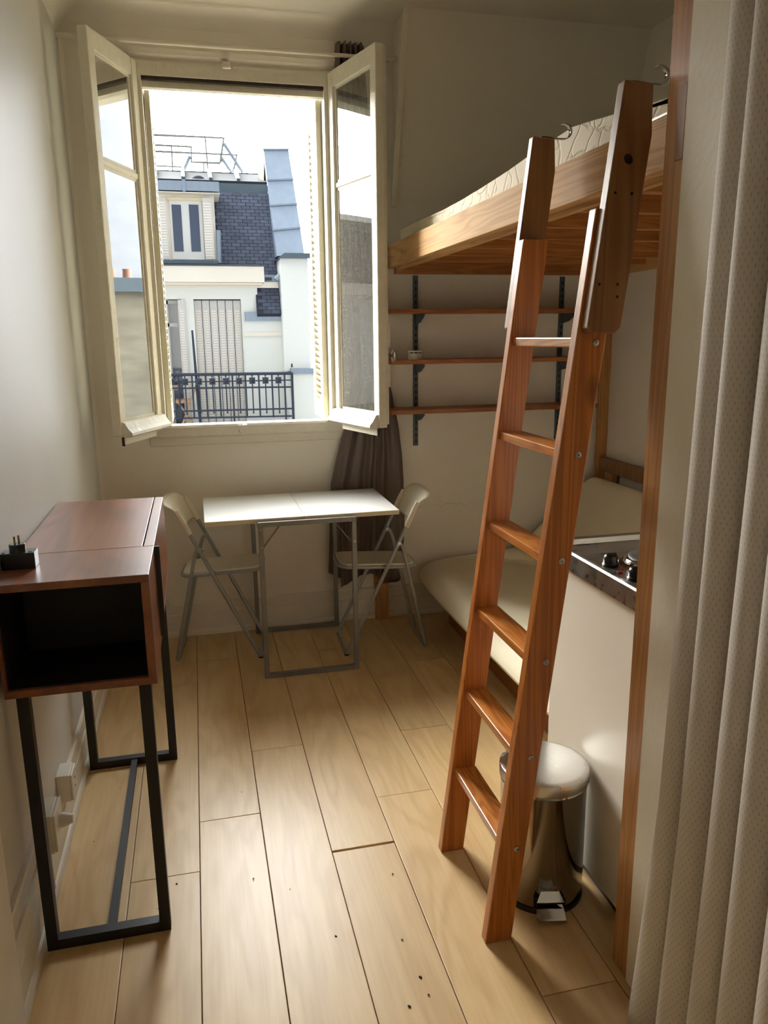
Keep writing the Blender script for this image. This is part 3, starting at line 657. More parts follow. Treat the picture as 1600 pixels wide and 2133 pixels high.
B(.9045, .960, YP+.0005, 1.396, 1.815, 1.945).build('lap_joint', M_PALE, lb)
B(.872, .945, YB-.0185, YB-.0005, .173, 1.826).build('post', M_POST, lb)
B(.872, .945, YB-.044, YB-.0245, 0, .20).build('post_foot', M_POST, lb)
B(2.135, XR-.002, YB-.046, YB-.036, .62, 1.80).build('post', M_POST, lb)
br = MB(); br.box(.964, .998, 1.44, 1.60, 1.932, 1.936); br.box(.964, .998, 1.440, 1.444, 1.932, 1.955); br.build('angle_bracket', M_STEEL, lb)
MB().tube([(1.03, 1.62, 1.885), (1.25, 1.95, 1.862)], .007, 10).build('tie_rod', M_BLACKM, lb)
# mattress on it
def fm(u, v, X0=1.004, X1=2.15, Y0=1.56, Y1=3.80, z0=1.900, z1=2.012):
    pass
mb = B(1.006, 2.15, 1.58, 3.80, 1.900, 2.000)
bmesh.ops.subdivide_edges(mb.b, edges=list(mb.b.edges), cuts=9, use_grid_fill=True)
for v in mb.b.verts:
    x, y, z = v.co
    e = min(1, max(0, (y-1.58)/.4)); q = min(1, (3.80-y)/.3)
    if z > 1.99: v.co.z += .012*math.sin((y-1.58)*3.1)+.018*math.exp(-((y-2.05)/.25)**2)-.02*(1-e)-.012*(1-q)
    if x < 1.01 and 1.91 < z < 1.99: v.co.x -= 0.0
mt = mb.build('loft_mattress', M_QUILT, smooth=True); md = mt.modifiers.new('b', 'BEVEL'); md.width = .022; md.segments = 4; md.limit_method = 'ANGLE'; md.angle_limit = math.radians(50)
tag(mt, 'quilted cream mattress lying on the pine loft bed', 'mattress')
def ridge(y): e = min(1, max(0, (y-1.58)/.4)); q = min(1, (3.80-y)/.3); return 2.000+.012*math.sin((y-1.58)*3.1)+.018*math.exp(-((y-2.05)/.25)**2)-.02*(1-e)-.012*(1-q)
mt['_o'] = [0, 0, 0]
MB().tube([(1.013, 1.62+i*.0725, ridge(1.62+i*.0725)-.007) for i in range(30)], .007, 8).build('piping', M_MATT, mt)

# ================================================================== ladder
ld = thing('loft_ladder', 'orange pine ladder with six treads leaning on the loft bed', 'ladder', (.656, 1.755, 0))
SL = .1207; lx = lambda z: .622+SL*z
def stile(y0, y1, z0, z1, dx, w, m, name, chop=0, rnd=0):
    pts = [(lx(z0)+dx, z0), (lx(z0)+dx+w, z0)]
    if chop: pts += [(lx(z1-chop)+dx+w, z1-chop), (lx(z1)+dx+w-.014, z1-.004), (lx(z1)+dx, z1)]
    else: pts += [(lx(z1)+dx+w, z1), (lx(z1)+dx, z1)]
    if rnd: pts = [(lx(z0)+dx+rnd, z0), (lx(z0)+dx+w-rnd, z0), (lx(z0+rnd)+dx+w, z0+rnd)]+pts[2:]+[(lx(z0+rnd)+dx, z0+rnd)]
    return MB().prism(pts, 'Y', y0, y1).bevel(.003, 2).build(name, m, ld)
YR0, YR1, YL0, YL1 = 1.556, 1.586, 1.922, 1.952
stile(YR0, YR1, 0, 1.755, 0, .070, M_PINE, 'stile'); stile(YL0, YL1, 0, 1.735, 0, .070, M_PINE, 'stile')
stile(YR0-.029, YR0-.001, 1.500, 1.992, .006, .078, M_PALE, 'upper_stile', .10, .011); stile(YL1+.001, YL1+.027, 1.500, 1.985, .002, .073, M_PALE, 'upper_stile', .08, .016)
for i in range(6):
    z = .272+i*.2440; x = lx(z)+.008
    tr = B(x, x+.064, YR1-.0005, YL0+.0005, z-.022, z).bevel(.003, 2).build('tread', M_PINEY, ld)
    for y, a in ((YR0, -1), (YL1, 1)):
        if a > 0 and i == 5: continue
        yy = y
        MB().lathe([(0, 0), (.0075, 0), (.0075, .0015), (.005, .0035), (.002, .0035), (.0015, .001), (0, .001)], (x+.037, yy, z-.011), 14, (0, a, 0)).build('bolt', M_STEEL, ld)
for z, dx in ((1.78, .022), (1.78, .060), (1.60, .018), (1.60, .060), (1.575, .064)):
    MB().lathe([(0, 0), (.0028, 0), (.0028, .001), (0, .001)], (lx(z)+dx, YR0-.029, z), 10, (0, -1, 0)).build('screw', M_SUB, ld)
MB().lathe([(0, 0), (.009, 0), (.0085, .0008), (0, .001)], (lx(1.845)+.040, YR0-.029, 1.845), 16, (0, -1, 0), 1, 1.2).build('knot', M_SUB, ld)
for y, zt, w in ((YR0-.012, 1.992, .084), (YL1+.014, 1.985, .075)):
    x0 = lx(zt)+.040; pts = [(x0-.012, zt+.0015), (x0, zt+.0015), (x0+.030, zt-.001), (x0+.050, zt-.001)]
    cx, cz, rr_ = x0+.052, zt+.017, .018
    for i in range(11):
        a = math.radians(-90+i*20); pts.append((cx+rr_*math.cos(a), cz+rr_*math.sin(a)))
    hk = MB(); V = [[hk.b.verts.new((x, y+q, z)) for q in (-.008, .008)] for x, z in pts]; hk.sm = True
    for a, b in zip(V, V[1:]): hk.b.faces.new((a[0], a[1], b[1], b[0]))
    hk.build('hook', M_CHROME, ld, solid=.0018)

# ================================================================== kitchenette
kt = thing('kitchenette', 'white fridge unit with steel two-ring hob beside the wooden post', 'kitchenette', (1.27, 1.66, 0))
KX, KY0, KY1 = .986, YP+.072, 1.965
B(KX, 1.56, KY0, KY1, .045, .868).bevel(.004, 2).build('body', M_FRIDGE, kt)
B(KX-.014, KX-.002, KY0, KY1-.002, .048, .866).bevel(.004, 2).build('door', M_FRIDGE, kt)
B(KX+.012, 1.54, KY0+.01, KY1-.01, .0, .045).build('plinth', M_BLACKP, kt)
top = MB(); top.prism([(KX-.028, .870), (KX-.028, .918), (KX-.022, .922), (KX-.004, .916), (1.56, .916), (1.56, .870)], 'Y', KY0, KY1).build('worktop', M_STEEL, kt)
MB().prism([(KY1-.030, .916), (KY1-.026, .930), (KY1-.008, .932), (KY1, .930), (KY1, .900)], 'X', KX-.014, 1.56).build('raised_rim', M_STEEL, kt)
for cx, cy in ((1.140, 1.705), (1.40, 1.705)):
    hb = MB().lathe([(0, 0), (.105, 0), (.100, .003), (.090, .004), (.086, .014), (.080, .017), (.078, .0165)], (cx, cy, .916), 48).build('ring', M_CHROME, kt)
    MB().lathe([(0, .021), (.030, .021), (.031, .022), (.074, .022), (.078, .019), (.078, .0165)], (cx, cy, .916), 48).build('hotplate', M_HOT, hb)
for cx, cy in ((1.012, 1.725), (1.012, 1.605)):
    kb = MB().lathe([(0, 0), (.021, 0), (.022, .004), (.019, .007), (.019, .018), (.016, .026), (.009, .030), (0, .031)], (cx, cy, .917), 28).build('knob', M_BLACKP, kt)
    MB().bar((cx-.014, cy, .946), (cx+.014, cy, .946), .005, .006).build('grip', M_BLACKP, kb)
MB().lathe([(0, 0), (.008, 0), (.007, .002), (0, .003)], (1.004, 1.664, .917), 16).build('pilot_lamp', M_RED, kt)

# ================================================================== pedal bin
BX, BY, BR = .846, 1.722, .114
pb = thing('pedal_bin', 'polished steel pedal bin with scuffed lid against the white fridge', 'bin', (BX, BY, 0))
MB().lathe([(0, 0), (BR+.002, 0), (BR+.003, .006), (BR+.002, .014), (BR-.002, .014)], (BX, BY, 0), 64).build('base_ring', M_BLACKP, pb)
MB().lathe([(BR-.001, .014), (BR, .016), (BR, .335), (BR+.002, .339), (BR, .343), (BR-.01, .343)], (BX, BY, 0), 72).build('body', M_CHROME, pb)
MB().lathe([(BR-.008, .341), (BR-.006, .348)], (BX, BY, 0), 64).build('seal', M_BLACKP, pb)
MB().lathe([(BR-.006, .346), (BR+.004, .346), (BR+.005, .349), (BR+.005, .374), (BR+.0035, .3775), (BR-.001, .3795), (BR-.010, .381), (0, .384)], (BX, BY, 0), 72).build('lid', M_LID, pb)
dv = Vector((-.22, -1, 0)).normalized(); sv = Vector((-dv.y, dv.x, 0)); c0 = Vector((BX, BY, 0))+dv*(BR-.001)
def PB(s_, q, z): return c0+sv*s_+dv*q+Vector((0,0,z))
MB().quadbox([PB(-.042, -.006, .022), PB(.042, -.006, .022), PB(.042, .003, .022), PB(-.042, .003, .022), PB(-.042, -.006, .050), PB(.042, -.006, .050), PB(.042, .003, .050), PB(-.042, .003, .050)]).build('pedal_slot', M_BLACKP, pb)
MB().poly3([PB(-.034, .004, .034), PB(.034, .004, .034), PB(.040, .034, .020), PB(.036, .042, .017), PB(-.036, .042, .017), PB(-.040, .034, .020)], (0, 0, -.005)).build('pedal', M_CHROME, pb)
MB().poly3([PB(-.024, .002, .074), PB(.024, .002, .074), PB(.036, .012, .048), PB(-.036, .012, .048)], (dv*.002)).build('pedal_cover', M_CHROME, pb)

# ================================================================== sofa bed under the loft
sf = thing('sofa_bed', 'low wooden sofa-bed frame along the wall under the loft', 'sofa frame', (1.7, 3.0, 0))
B(1.232, 1.262, 2.05, 3.70, .0, .085).bevel(.003).build('front_rail', M_JOIST, sf)
for y in (2.10, 3.63): B(1.232, 1.29, y, y+.07, .0851, .205).build('leg', M_POST, sf); B(1.95, 2.0, y, y+.07, 0, .11).build('leg', M_POST, sf)
B(1.262, 1.30, 2.17, 3.63, .145, .195).build('seat_rail', M_JOIST, sf)
B(2.150, 2.182, 2.05, 3.845, .760, .835).bevel(.004, 2).build('back_rail', M_PALE, sf)
B(2.155, 2.180, 2.10, 2.17, 0, .76).build('back_leg', M_POST, sf); B(2.155, 2.180, 3.70, 3.77, 0, .76).build('back_leg', M_POST, sf)
for i in range(7): B(1.30, 1.98, 2.15+i*.22, 2.22+i*.22, .095, .112).build('slat', M_JOIST, sf)
# mattress folded into seat and back
path = [(1.085, .272), (1.20, .266), (1.40, .245), (1.60, .215), (1.78, .190), (1.90, .235), (1.98, .36), (2.035, .52), (2.080, .70)]
nrm = []
for i in range(len(path)):
    a, b = Vector(path[max(0, i-1)]), Vector(path[min(len(path)-1, i+1)]); d = (b-a).normalized(); nrm.append(Vector((-d.y, d.x)))
th_ = [.052, .080, .084, .080, .070, .062, .062, .060, .052]
upper = [Vector(p)+n*t for p, n, t in zip(path, nrm, th_)]; lower = [Vector(p)-n*t for p, n, t in zip(path, nrm, [.035, .050, .055, .055, .055, .055, .055, .055, .05])]
loop = [Vector((1.045, .270))]+upper+[Vector((2.095, .765))]+lower[::-1]
mb = MB(); rings = []
for y, f_ in ((2.06, .80), (2.09, .97), (2.3, 1), (2.8, 1.0), (3.3, 1), (3.62, .985), (3.77, .93), (3.84, .70)):
    cx = sum((p for p in loop), Vector((0, 0)))/len(loop)
    rings.append([])
    for p in loop:
        # shrink towards the centre line of the nearest path point at the ends
        j = min(range(len(path)), key=lambda q: (Vector(path[q])-p).length); c_ = Vector(path[j])
        q = c_+(p-c_)*f_
        if f_ < .98 and p.x < 1.2: q.x += (1-f_)*.22
        rings[-1].append(mb.b.verts.new((q.x+.006*math.sin(y*9), y, q.y+.005*math.sin(y*7+p.x*5))))
n = len(loop)
for a, b in zip(rings, rings[1:]):
    for q in range(n): mb.b.faces.new((a[q], a[(q+1) % n], b[(q+1) % n], b[q]))
mb.b.faces.new(rings[0][::-1]); mb.b.faces.new(rings[-1]); mb.sm = True
tag(mb.build('sofa_mattress', M_MATT, subsurf=2), 'cream mattress folded into seat and back on the low sofa frame', 'mattress')

# ================================================================== foreground curtain by the partition
def fcr(u, v):
    z = 2.86*(1-v)+.006; s = u
    y1 = 1.212+.030*v+ (.05*max(0, v-.80)/.2)*(1-u)**6
    y = y1-.62*u
    ph = 2*math.pi*(8.0*u+.12*math.sin(3*u+v))
    amp = .026*(.75+.25*v)
    x = .876-.004*v+amp*(1.1-2.1*abs(math.sin(ph/2))**.75)*(1 if u > .01 else .5)+.006*math.sin(ph*.5+2.*v)
    y += .006*math.sin(ph)
    return (x, y, z)
tag(MB().grid(fcr, 260, 60, lambda u, v: (u*1.15, v*2.86)).build('patterned_curtain', M_DASH, solid=.0015), 'pale beige curtain with tiny dashes hanging beside the wooden post', 'curtain')
cr_ = thing('curtain_track', 'white curtain track on the ceiling over the dashed curtain', 'curtain rod', (.862, .95, 2.875))
MB().tube([(.862, 1.30, 2.872), (.862, .55, 2.872)], .010, 12).build('track', M_TRIM, cr_)
for y in (1.24, .62): B(.852, .872, y, y+.02, 2.872, ZC).build('bracket', M_TRIM, cr_)

cb = MB()
for px, py, q_ in ((528, 1830, 3), (368, 1841, 4), (604, 1852, 2), (700, 1950, 3), (818, 1820, 3), (838, 1957, 3), (876, 2035, 4), (893, 2072, 3), (853, 2096, 4), (486, 1362, 2), (640, 1312, 3), (944, 1409, 2), (413, 1359, 2), (836, 1334, 2), (503, 1650, 2), (330, 1893, 2), (196, 1753, 2), (250, 1640, 2)):
    p_ = onZ(px, py, .0012); cb.lathe([(0, -.001), (q_*.0007, 0), (q_*.0005, .0012), (0, .0016)], p_, 6, (0, 0, 1), 1, random.uniform(1, 2))
cb = cb.build('floor_crumbs', M_SUB); cb['kind'] = 'stuff'; tag(cb, 'tiny dark crumbs scattered over the beech floor', 'crumbs')

# ================================================================== street outside
struct(B(-60, 60, YB+1, 60, -18.2, -18).build('ground', M_STREET))
ob = thing('opposite_building', 'white townhouse across the street with slate mansard roof and dormer', 'building', (0, 16, -18))
Y0 = 16.0
def pz(px, py, Y): p = onY(px, py, Y); return p.x, p.z
def rect(name, m, pxs, Y, depth, parent=ob, x0=None, z0=None):
    """box whose front face covers the pixel rectangle (l,t,r,b) at depth Y"""
    l, t, r, b = pxs; p, q = onY(l, t, Y), onY(r, b, Y)
    return B(p.x if x0 is None else x0, q.x, Y, Y+depth, q.z if z0 is None else z0, p.z).build(name, m, parent)
gx = lambda px, py=700: onY(px, py, Y0).x
gz = lambda py, px=480: onY(px, py, Y0).z
XW0 = -19.
# wall with openings: door bays as recesses
wallb = MB()
xa, xb, xc, xd, xe = gx(338, 750), gx(385, 750), gx(411, 750), gx(508, 750), gx(600, 750)
zt = gz(623); zb = -.35
wallb.box(XW0, xa, Y0, Y0+.5, -18, gz(590)); wallb.box(xb, xc, Y0, Y0+.5, -18, gz(590)); wallb.box(xd, 1.30, Y0, Y0+.5, -18, gz(590))
wallb.box(xa, xb, Y0, Y0+.5, zt, gz(590)); wallb.box(xc, xd, Y0, Y0+.5, zt, gz(590)); wallb.box(xa, xd, Y0, Y0+.5, -18, zb)
wallb.build('street_wall', M_FACADE, ob)
B(xd+.02, gx(603, 700), Y0-.02, Y0+.5, -18, gz(668, 550)).build('lower_wall', M_FACADE, ob)
B(xd+.03, gx(593, 700), Y0-.06, Y0, gz(700, 550), gz(692, 550)).build('string_course', M_FACADEC, ob)
B(XW0, 1.84, Y0+.5, Y0+.62, -18, 2.55).build('sky_light_backing', M_SUB, ob)  # dark backing added to block sky light behind the door openings
B(XW0, 1.84, Y0-.02, Y0+.6, 2.45, 2.56).build('attic_floor', M_FACADEC, ob)
rect('parapet', M_FACADEC, (325, 553, 551, 588), 15.65, .5, x0=XW0)
rect('parapet_cap', M_ZINCD, (322, 550, 552, 554), 15.62, .55, x0=XW0)
rect('soffit_moulding', M_FACADEC, (325, 588, 546, 594), 15.75, .4, x0=XW0)
# closed shutters of the balcony door: six louvred leaves
lw = (xd-xc)/6
for i in range(6):
    lf = B(xc+i*lw+.006, xc+(i+1)*lw-.006, Y0+.14, Y0+.17, zb, zt-.02).build('door_shutter', M_OSHUT, ob)
    sl = MB(); z = zb+.2
    while z < zt-.2:
        sl.box(xc+i*lw+.035, xc+(i+1)*lw-.035, Y0+.130, Y0+.139, z, z+.026); z += .05
    so = sl.build('louvres', M_FACADEC, lf); so['kind'] = 'stuff'
# half-open glazed balcony door
fd = B(xa-.3, xb, Y0+.30, Y0+.34, zb, zt).build('balcony_door', M_DARKGLASS, ob)
for px in (338, 346, 374): x = gx(px, 700); B(x, x+.07, Y0+.24, Y0+.30, zb, zt).build('door_stile', M_OSHUT, fd)
for py in (676, 628): z = gz(py, 360); B(xa-.1, xb, Y0+.24, Y0+.30, z-.04, z+.03).build('door_rail', M_OSHUT, fd)
sh = B(gx(375, 700), gx(389, 700), Y0-.07, Y0-.02, zb, zt-.02).build('door_shutter', M_OSHUT, ob)
sl = MB(); z = zb+.2
while z < zt-.2:
    sl.box(gx(378, 700), gx(386, 700), Y0-.078, Y0-.07, z, z+.022); z += .05
so = sl.build('louvres', M_FACADEC, sh); so['kind'] = 'stuff'
# further shuttered doors along the street front
for x in (-4.2, -6.6, -9.2, -11.6, -14.2):
    B(x, x+.95, Y0-.03, Y0+.02, zb, zt).build('door_shutter', M_OSHUT, ob)
# mansard plane
PM = Vector((0, 16.15, 2.6)); dM = Vector((0, 1.05, 1.95)).normalized(); nM = Vector((0, -dM.z, dM.y))
def onM(px, py): return onP(px, py, PM, nM)
rl, rh = onM(455, 566), onM(455, 403)
zl, zh, zm_ = 1.95, rh.z, 2.58
yl = PM.y+(zl-PM.z)*dM.y/dM.z; yh = PM.y+(zh-PM.z)*dM.y/dM.z
ym_ = PM.y+(zm_-PM.z)*dM.y/dM.z
MB().poly3([(XW0, ym_, zm_), (1.85, ym_, zm_), (1.85, yh, zh), (XW0, yh, zh)], -nM*.12).build('mansard_slope', M_SLATEU, ob)
MB().poly3([(1.27, yl, zl), (1.85, yl, zl), (1.85, ym_, zm_), (1.27, ym_, zm_)], -nM*.12).build('mansard_slope', M_SLATEU, ob)
# slates
sw_, sh_ = .172, .079; f = None; row = 0
Ltot = (zh-zl)/dM.z
while row*sh_ < Ltot-.05:
    y = yl+dM.y*row*sh_; z = zl+dM.z*row*sh_; xo = -(row % 2)*sw_/2
    if z < 2.62: xs, xe_ = 1.38, 1.80
    else: xs, xe_ = .62, 1.76
    x = xs+xo
    while x < xe_:
        if f is None:
            mb = MB(); mb.poly3([(x+.006, y, z), (x+sw_-.006, y, z), (x+sw_-.006, y+dM.y*sh_*.90, z+dM.z*sh_*.90), (x+.006, y+dM.y*sh_*.90, z+dM.z*sh_*.90)], nM*.016)
            for v in mb.b.verts: v.co -= Vector((x, y, z))
            f = mb.build('slate', M_SLATET, ob); o0 = Vector(ob['_o']); f.location = Vector((x, y, z)); ob_first = f
            bmv = f.data
            for v in bmv.vertices: v.co += o0
            f.location = Vector((x, y, z))-o0
        else: c_ = inst(f, Vector((x, y, z))-o0, ob)
        q_ = f if x == xs+xo and row == 0 else c_
        q_.rotation_euler = (random.uniform(-.02, .02), random.uniform(-.006, .006), 0)
        x += sw_
    row += 1
# small zinc gutter roofs beside the parapet
a, b = onY(510, 650, 15.9), onY(592, 668, 15.9); B(a.x, b.x, 15.9, 16.3, b.z, a.z).build('zinc_ledge', M_ZINC, ob)
a, b = onY(538, 572, 16.02), onY(590, 594, 16.02); B(a.x, b.x, 16.02, 16.2, b.z, a.z).build('zinc_flashing', M_ZINC, ob)
B(onY(552, 580, 16.0).x, onY(566, 580, 16.0).x, 15.98, 16.03, onY(560, 584, 16.0).z, onY(560, 578, 16.0).z).build('vent_slot', M_IRON, ob)
# flat zinc roof with rolls, fascia, fan vent
pa, pb_ = onY(310, 354, 18.3), onY(546, 384, 17.35)
MB().quadbox([(XW0, 17.25, pb_.z-.02), (1.7, 17.25, pb_.z-.02), (1.7, 18.3, pa.z-.06), (XW0, 18.3, pa.z-.06), (XW0, 17.25, pb_.z+.03), (1.7, 17.25, pb_.z+.03), (1.7, 18.3, pa.z), (XW0, 18.3, pa.z)]).build('zinc_terrace', M_TERR, ob)
a, b = onY(455, 381, 17.15), onY(557, 404, 17.15); B(XW0, b.x, 17.15, 17.3, b.z, a.z).build('zinc_fascia', M_ZINCD, ob)
B(XW0, b.x, 17.12, 17.3, b.z-.05, b.z).build('zinc_strip', M_ZINC, ob)
a, b = onY(309, 353, 18.25), onY(546, 362, 18.25); B(XW0, b.x, 18.25, 18.4, b.z, a.z).build('ridge_beam', M_ZINCD, ob)
for px in (323, 381, 436, 491, 497):
    if px == 497: continue
    q0 = onP(px, 364, (0, 17.25, pb_.z), Vector((0, -(pa.z-pb_.z), 1.05)).normalized()); MB().bar((q0.x, 17.3, pb_.z+.06), (q0.x, 18.2, pa.z+.02), .07, .07).build('roof_roll', M_ZINCD, ob)
a = onY(413, 373, 17.4); MB().lathe([(0, 0), (.17, 0), (.17, .06), (.14, .08), (0, .08)], (a.x, 17.45, a.z-.1), 20, (0, -1, .3)).build('fan_vent', M_IRON, ob)
# dormer
Yd = 16.25
rect('dormer_wall', M_FACADEC, (318, 400, 453, 545), Yd, .9)
dh = rect('dormer_hood', M_ZINC, (311, 374, 457, 399), Yd-.25, 1.2); rect('hood_edge', M_FACADEC, (311, 399, 458, 402), Yd-.26, 1.2, dh)
a = onY(383, 386, Yd-.26); B(a.x-.03, a.x+.03, Yd-.28, Yd-.25, onY(383, 399, Yd-.26).z, onY(383, 374, Yd-.26).z).build('hood_seam', M_ZINC, dh)
dw = rect('dormer_window', M_WHITE, (352, 417, 427, 541), Yd-.04, .1)
rect('pane', M_DARKGLASS, (357, 426, 383, 524), Yd-.05, .03, dw); rect('pane', M_DARKGLASS, (393, 426, 419, 524), Yd-.05, .03, dw)
rect('blind_box', M_EDGE, (346, 410, 427, 419), Yd-.06, .05, dw)
for r_ in ((331, 412, 354, 540), (421, 412, 448, 540)):
    dsh = rect('dormer_shutter', M_OSHUT, r_, Yd-.13, .05); z = onY(340, 534, Yd).z; zt_ = onY(340, 420, Yd).z
    p, q = onY(r_[0]+5, 500, Yd-.14), onY(r_[2]-5, 500, Yd-.14); sl = MB()
    while z < zt_: sl.box(p.x, q.x, Yd-.138, Yd-.13, z, z+.022); z += .05
    so = sl.build('louvres', M_FACADEC, dsh); so['kind'] = 'stuff'
rect('dormer_sill', M_ZINCD, (328, 541, 455, 550), Yd-.2, .3)
for px in (325, 455): a = onY(px, 480, Yd-.1); b = onY(px+2, 548, Yd-.1); MB().tube([(a.x, Yd-.1, a.z), (b.x, Yd-.1, b.z)], .045, 10).build('side_flashing', M_ZINC, ob)
# zinc-clad party wall
c4 = [onY(577, 535, 16.0), onY(634, 528, 16.0), onY(601, 312, 17.6), onY(549, 312, 17.6)]
seam = None
def slabp(u, v): return (c4[0]*(1-u)+c4[1]*u)*(1-v)+(c4[3]*(1-u)+c4[2]*u)*v
ns = (c4[1]-c4[0]).cross(c4[3]-c4[0]).normalized(); ns = ns if ns.y < 0 else -ns
vs_ = [0, .235, .46, .70, 1.0]
for v0, v1 in zip(vs_, vs_[1:]): MB().poly3([slabp(0, v0+.006), slabp(1, v0+.006), slabp(1, v1), slabp(0, v1)], Vector((0, .5, 0))).build('zinc_panel', M_ZINC, ob)
for v0 in vs_[1:]: MB().bar(slabp(-.02, v0)+ns*.01, slabp(1.02, v0)+ns*.01, .03, .03).build('zinc_seam', M_ZINC, ob)
MB().poly3([onY(537, 362, 17.7), onY(549, 400, 17.3), onY(551, 314, 17.65), onY(548, 314, 17.8)], Vector((.05, .2, 0))).build('stone_flank', M_STONE, ob)
# chimney breast, cap and lower block
rect('chimney_breast', M_FACADE, (584, 536, 648, 772), 15.6, .8)
cp = onY(579, 527, 15.5), onY(651, 538, 15.5)
MB().prism([(cp[0].x, cp[1].z), (cp[0].x+.12, cp[0].z), (cp[1].x, cp[0].z), (cp[1].x, cp[1].z)], 'Y', 15.45, 16.5).build('chimney_cap', M_ZINCD, ob)
rect('lower_block', M_FACADE, (611, 776, 760, 777), 15.4, 1.2, z0=-18)
rect('block_capping', M_ZINC, (607, 768, 762, 776), 15.35, 1.3)
rect('brick_gable', M_BRICK, (649, 540, 690, 900), 19.0, .5); rect('gable_window', M_DARKGLASS, (651, 640, 656, 682), 18.95, .1)
# rain pipe
pts = [onY(576, 584, 15.9), onY(580, 578, 15.9), onY(586, 584, 15.9), onY(594, 640, 15.85), onY(599, 655, 15.85)]
MB().tube(pts, .075, 10).build('rain_pipe', M_ZINC, ob)
pts = [onY(597, 655, 15.85), onY(600, 740, 15.85), onY(602, 815, 15.85), onY(607, 850, 15.8), onY(612, 885, 15.75)]
MB().tube(pts, .075, 10).build('rain_pipe', M_FACADE, ob)
pts = [onY(588, 585, 15.8), onY(598, 640, 15.8), onY(606, 700, 15.75), onY(608, 765, 15.6)]
MB().tube(pts, .02, 8).build('cable', M_IRON, ob)
# balcony slab
B(XW0, 2.02, 15.0, Y0, -.60, -.30).build('balcony_slab', M_SLAB, ob)

# roof railing
rr_ = thing('roof_railing', 'thin grey pipe guard rail standing on the zinc roof', 'railing', (0, 18.6, 4.7))
def cpx(x, y): return 280+x/3.81, 260+y/3.81
def pipe(nm, pts, r, Y=18.6, m=M_GREYF): MB().tube([onY(*cpx(*p), Y) for p in pts], r, 8).build(nm, m, rr_)
pipe('top_rail', [(60, 76), (708, 105), (680, 305)], .030); pipe('mid_rail', [(60, 155), (450, 175), (453, 295), (680, 305)], .027); pipe('low_rail', [(60, 206), (813, 240), (782, 375)], .027)
pipe('low_rail', [(60, 320), (372, 335), (375, 375)], .024)
for p in ([(293, 160), (304, 375)], [(550, 298), (550, 375)], [(560, 90), (585, 380)]): pipe('upright', p, .018)
for p in ([(440, 250), (384, 375)], [(710, 150), (857, 380)], [(690, 262), (768, 380)]): pipe('strut', p, .036, m=M_ZINC)

# balcony railing
Yr = 15.05
rl_ = thing('balcony_railing', 'wrought iron balcony railing with nine square rosettes across the street', 'railing', (.7, Yr, -.30))
def q(x, y): return onY(320+x/5, 760+y/5, Yr)         # coordinates of a 5x enlargement
def rail(nm, y_l, y_r, r): 
    a_, b_ = q(120, y_l), q(1440, y_r); d_ = (b_-a_)/(b_.x-a_.x); e_ = b_; MB().tube([a_-d_*2.0, e_], r, 8).build(nm, M_IRON, rl_)
rail('handrail', 105, 88, .028); rail('rosette_rail', 183, 158, .012); rail('upper_rail', 246, 230, .016); rail('lower_rail', 487, 455, .016); rail('bottom_rail', 560, 532, .016)
zb_ = -.30
for x in (255, 397, 540, 680, 818, 955, 1093, 1231, 1363):
    a_ = q(x, 100); MB().tube([a_, (a_.x, Yr, q(x, 548).z if x not in (818, 1363) else zb_)], .016, 8).build('bar', M_IRON, rl_)
a_ = q(1440, 90); MB().tube([a_, (a_.x, Yr, zb_)], .024, 8).build('post', M_IRON, rl_); MB().tube([a_, (a_.x+.05, Y0, a_.z)], .024, 8).build('return_rail', M_IRON, rl_)
for x, y in ((185, 178), (328, 178), (473, 175), (612, 173), (753, 170), (891, 168), (1027, 164), (1165, 162), (1300, 160)):
    c_ = q(x, y); hw_ = .055
    ro = B(c_.x-hw_, c_.x+hw_, Yr-.02, Yr+.02, c_.z-hw_*1.1, c_.z+hw_*1.1); ro = ro.build('rosette', M_IRON, rl_)
    cc = Vector((c_.x, Yr-.021, c_.z)); mb = MB(); ap = mb.b.verts.new(cc+Vector((0, -.03, 0))); cs = [mb.b.verts.new(cc+Vector((sx*hw_*.7, 0, sz*hw_*.75))) for sx, sz in ((-1,-1),(1,-1),(1,1),(-1,1))]
    for i in range(4): mb.b.faces.new((cs[i], cs[(i+1) % 4], ap))
    mb.build('boss', M_IRON, ro)
    MB().lathe([(0, 0), (.008, 0), (.008, .02), (.016, .03), (.012, .042), (0, .05)], (c_.x, Yr, c_.z+hw_*1.05), 10).build('finial', M_IRON, ro)
    d_ = q(x+18, 500 if x > 400 else 515); MB().tube([(c_.x, Yr, c_.z-.05), (c_.x, Yr, d_.z)], .012, 8).build('bar', M_IRON, rl_)
    MB().lathe([(0, -.012), (.018, -.008), (.018, .008), (0, .012)], (c_.x, Yr, d_.z), 10).build('knob', M_IRON, rl_)
# furled parasol pole, chair and table on the balcony
a_, b_ = onY(401, 688, 15.3), onY(416, 880, 15.3)
tag(MB().tube([(b_.x-.03, 15.3, a_.z), (b_.x, 15.3, 0.3), (b_.x+.02, 15.3, -.30)], [.018, .030, .022], 10).build('parasol_pole', M_IRON), 'slim dark pole leaning upright on the balcony across the street', 'pole')
bc = thing('balcony_chair', 'small wooden folding chair on the balcony across the street', 'chair', (0, 15.5, -.30))
def q2(x, y, Y): return onY(320+x/5, 760+y/5, Y)
for Y in (15.42, 15.72):
    a_, b_ = q2(447, 215, Y), q2(262, 600, Y); MB().bar((a_.x, Y, a_.z), (b_.x, Y, -.30), .045, .03, (0,1,0)).build('leg', M_TEAK, bc)
    a_, b_ = q2(255, 390, Y+.03), q2(465, 588, Y+.03); MB().bar((a_.x, Y+.03, a_.z), (b_.x, Y+.03, -.30), .045, .03, (0,1,0)).build('leg', M_TEAK, bc)
a_, b_ = q2(230, 368, 15.42), q2(395, 395, 15.42)
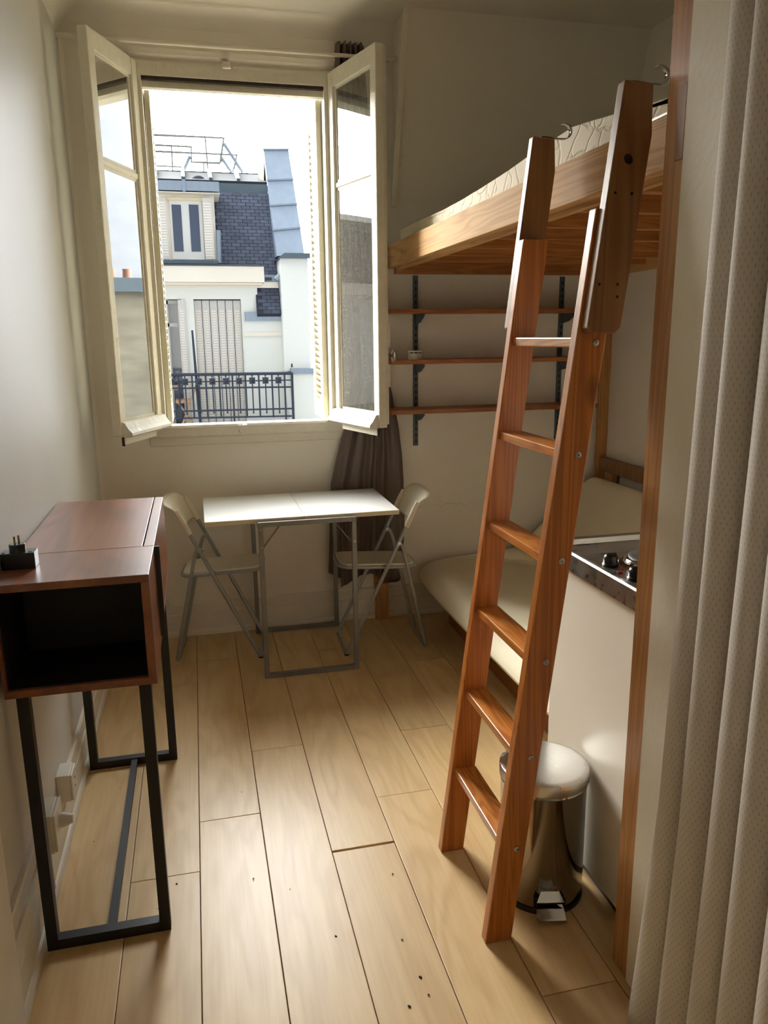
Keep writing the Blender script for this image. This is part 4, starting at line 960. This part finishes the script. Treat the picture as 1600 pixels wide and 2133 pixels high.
for i in range(5): MB().box(a_.x+i*(b_.x-a_.x)/5, a_.x+(i+.8)*(b_.x-a_.x)/5, 15.40, 15.78, b_.z+.04, b_.z+.06).build('seat_slat', M_TEAK, bc)
B(a_.x, b_.x, 15.38, 15.41, b_.z, b_.z+.05).build('seat_rail', M_TEAK, bc)
a_ = q2(440, 222, 15.42); B(a_.x-.02, a_.x+.02, 15.42, 15.74, a_.z-.10, a_.z).build('back_slat', M_TEAK, bc)
bt = thing('balcony_table', 'small wooden folding table on the balcony behind the shutter', 'table', (-.6, 15.5, -.30))
a_, b_ = q2(60, 208, 15.45), q2(255, 250, 15.45)
for i in range(5): B(a_.x, b_.x, 15.45+i*.09, 15.52+i*.09, a_.z-.06, a_.z-.035).build('top_slat', M_TEAK, bt)
B(a_.x, b_.x, 15.44, 15.46, b_.z-.02, a_.z-.06).build('apron', M_TEAK, bt)
for Y in (15.47, 15.85):
    a2, b2 = q2(205, 262, Y), q2(60, 500, Y); MB().bar((a2.x, Y, a2.z), (b2.x, Y, -.30), .045, .03, (0,1,0)).build('leg', M_TEAK, bt)
    a2, b2 = q2(60, 290, Y+.03), q2(240, 595, Y+.03); MB().bar((a2.x, Y+.03, a2.z), (b2.x, Y+.03, -.30), .045, .03, (0,1,0)).build('leg', M_TEAK, bt)

# rubble-stone gable down the street, seen mirrored in the left casement
sg = thing('stone_gable', 'grey-brown rubble stone gable mirrored in the left open casement', 'building', (9.5, 11, -18))
gq = MB(); c_ = Vector((9.5, 10.6, 0)); d_ = Vector((-.577, .815, 0)); n_ = Vector((.815, .577, 0))
def G(s_, q_, z): return c_+d_*s_+n_*q_+Vector((0,0,z))
gq.quadbox([G(-7, 0, -18), G(7, 0, -18), G(7, 2, -18), G(-7, 2, -18), G(-7, 0, 2.35), G(7, 0, 2.35), G(7, 2, 2.35), G(-7, 2, 2.35)]).build('stone_wall', M_STONE, sg)
MB().quadbox([G(-7, -.1, 2.35), G(7, -.1, 2.35), G(7, 2, 2.35), G(-7, 2, 2.35), G(-7, -.1, 2.6), G(7, -.1, 2.6), G(7, 2, 2.6), G(-7, 2, 2.6)]).build('coping', M_ZINCD, sg)
for i in range(16):
    s_ = -2.8+i*.37+.1*math.sin(i*5); MB().lathe([(0, 0), (.09, 0), (.075, .2), (.09, .22), (0, .22)], G(s_, .8, 2.6), 12).build('chimney_pot', M_POT if i % 3 else M_FACADE, sg)

for o in bpy.data.objects:
    if '_o' in o: del o['_o']
